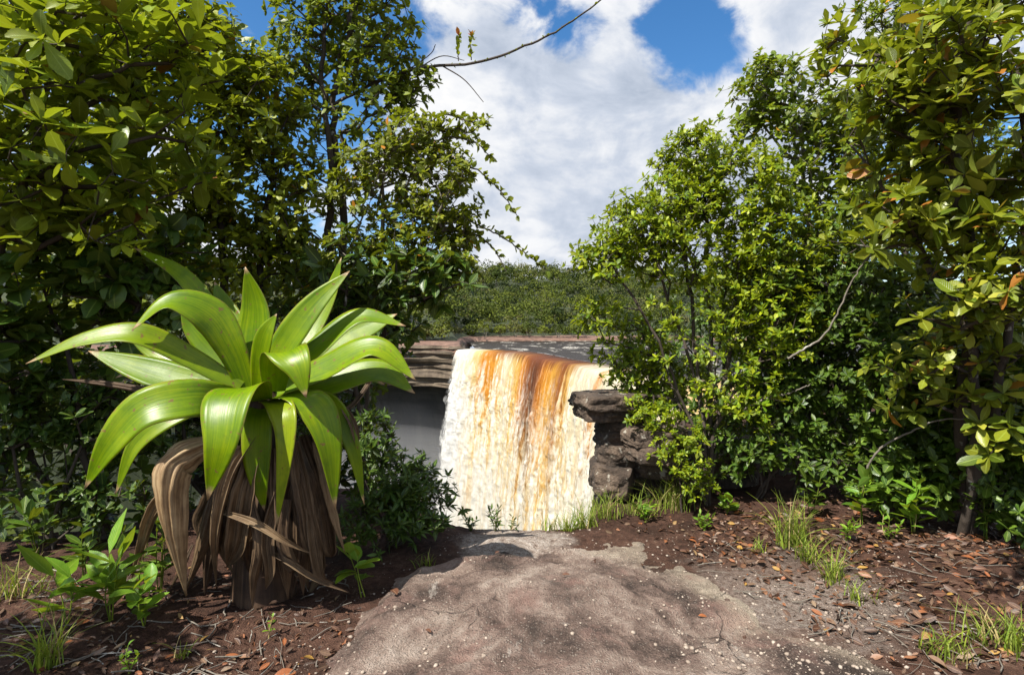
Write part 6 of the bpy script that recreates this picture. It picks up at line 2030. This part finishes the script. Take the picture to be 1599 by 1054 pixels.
def build_pebbles():
    g = np.random.default_rng(55)
    var = [pebble_mesh(k) for k in range(6)]
    meshes = []
    for v, f in var:
        me = mk_mesh('pebble', v, f, smooth=True); me.materials.append(M['pebble']); meshes.append(me)
    a = scatter_px(1900, 500, 1430, 850, 1075, g)
    b = scatter_px(900, 1000, 1500, 850, 1075, g)
    c = scatter_px(500, 690, 900, 818, 868, g)
    d = np.concatenate([scatter_px(500, 330, 620, 950, 1075, g), scatter_px(1500, 1050, 1420, 860, 1060, g), scatter_px(900, 880, 1180, 812, 880, g)])
    pts = np.concatenate([a, b, c, d])
    cl = fbm(pts[:, 0] * 2.0, pts[:, 1] * 2.0, oct=3, seed=91)
    pts = pts[g.uniform(size=len(pts)) < 0.45 + 0.7 * cl]
    z = surf_z(pts[:, 0], pts[:, 1])
    N = len(pts)
    r = 0.0022 + 0.0105 * g.uniform(0, 1, N) ** 5.5
    Vs, Fs = [], []
    px, py, dep = project(np.column_stack([pts[:, :2], z]))
    order = np.argsort(-np.where((py < 1054), r / dep, 0))
    singles = set(order[:60].tolist())
    off = 0
    for i in range(N):
        an = g.uniform(0, 6.28); ca, sa = math.cos(an), math.sin(an)
        k = int(g.integers(0, 6))
        if i in singles:
            rr = r[i] * 1.25
            ob = bpy.data.objects.new('pebble', meshes[k]); COL.objects.link(ob)
            ob.location = (pts[i, 0], pts[i, 1], z[i] + rr * 0.25); ob.rotation_euler = (0, 0, an); ob.scale = (rr, rr, rr)
            tag(ob, 'pale rounded pebble lying on the path rock', 'pebble', 'larger pale pebbles on the path')
            continue
        v, f = var[k]
        w = np.column_stack([v[:, 0] * ca - v[:, 1] * sa, v[:, 0] * sa + v[:, 1] * ca, v[:, 2]]) * r[i] + np.array([pts[i, 0], pts[i, 1], z[i] + r[i] * 0.2])
        Vs.append(w); Fs.append(f + off); off += 12
    o = link('gravel', mk_mesh('gravel', np.concatenate(Vs), np.concatenate(Fs)), M['pebble'])
    tag(o, 'pale grit and small pebbles strewn over the path', 'gravel', kind='stuff')


build_pebbles()


def build_twigs():
    g = np.random.default_rng(66)
    tb = Tubes()
    pts = np.concatenate([scatter_px(170, 1080, 1600, 840, 1054, g), scatter_px(150, 0, 560, 905, 1060, g)])
    sd = poly_sdf(pts[:, 0], pts[:, 1], SLABX)
    for p in pts[sd < 0]:
        L = g.uniform(0.04, 0.22); a = g.uniform(0, 6.28)
        q = np.array([[p[0] + math.cos(a) * L * t + g.normal(0, 0.006), p[1] + math.sin(a) * L * t + g.normal(0, 0.006), 0] for t in (-0.5, -0.15, 0.2, 0.5)])
        q[:, 2] = surf_z(q[:, 0], q[:, 1]) + 0.008 + g.uniform(0, 0.012)
        tb.add(q, g.uniform(0.0012, 0.004), 4)
    o = tb.build('twig_litter', M['bark_grey'])
    tag(o, 'thin dead twigs strewn over the soil', 'twigs', kind='stuff')


build_twigs()


def build_mist():
    """spray drifting in the alcove behind and below the fall"""
    me = rock_mesh('spray', (-62, 233, -52), (130, 56, 64), 5, sub=16, sq=2.2, rough=0.05)
    m, nt = new_mat('spray')
    vol = nt.n('ShaderNodeVolumePrincipled', ins={'Color': (0.90, 0.93, 1.0, 1), 'Density': 0.008, 'Anisotropy': 0.2})
    out = nt.n('ShaderNodeOutputMaterial')
    nt.link(vol.outputs[0], out.inputs['Volume'])
    me2 = rock_mesh('plunge_mist', (-34, 150, -68), (120, 100, 84), 9, sub=20, sq=2.0, rough=0.0)
    m2, nt2 = new_mat('plunge_mist')
    vol2 = nt2.n('ShaderNodeVolumePrincipled', ins={'Color': (0.97, 0.98, 1.0, 1), 'Density': 0.0035, 'Anisotropy': 0.1})
    out2 = nt2.n('ShaderNodeOutputMaterial')
    nt2.link(vol2.outputs[0], out2.inputs['Volume'])
    tag(link('plunge_mist', me2, m2), 'pale mist rising from the foot of the waterfall', 'mist', kind='stuff')
    o = link('spray', me, m)
    tag(o, 'grey spray hanging in the alcove left of the falls', 'spray', kind='stuff')


build_mist()
finish_plants()
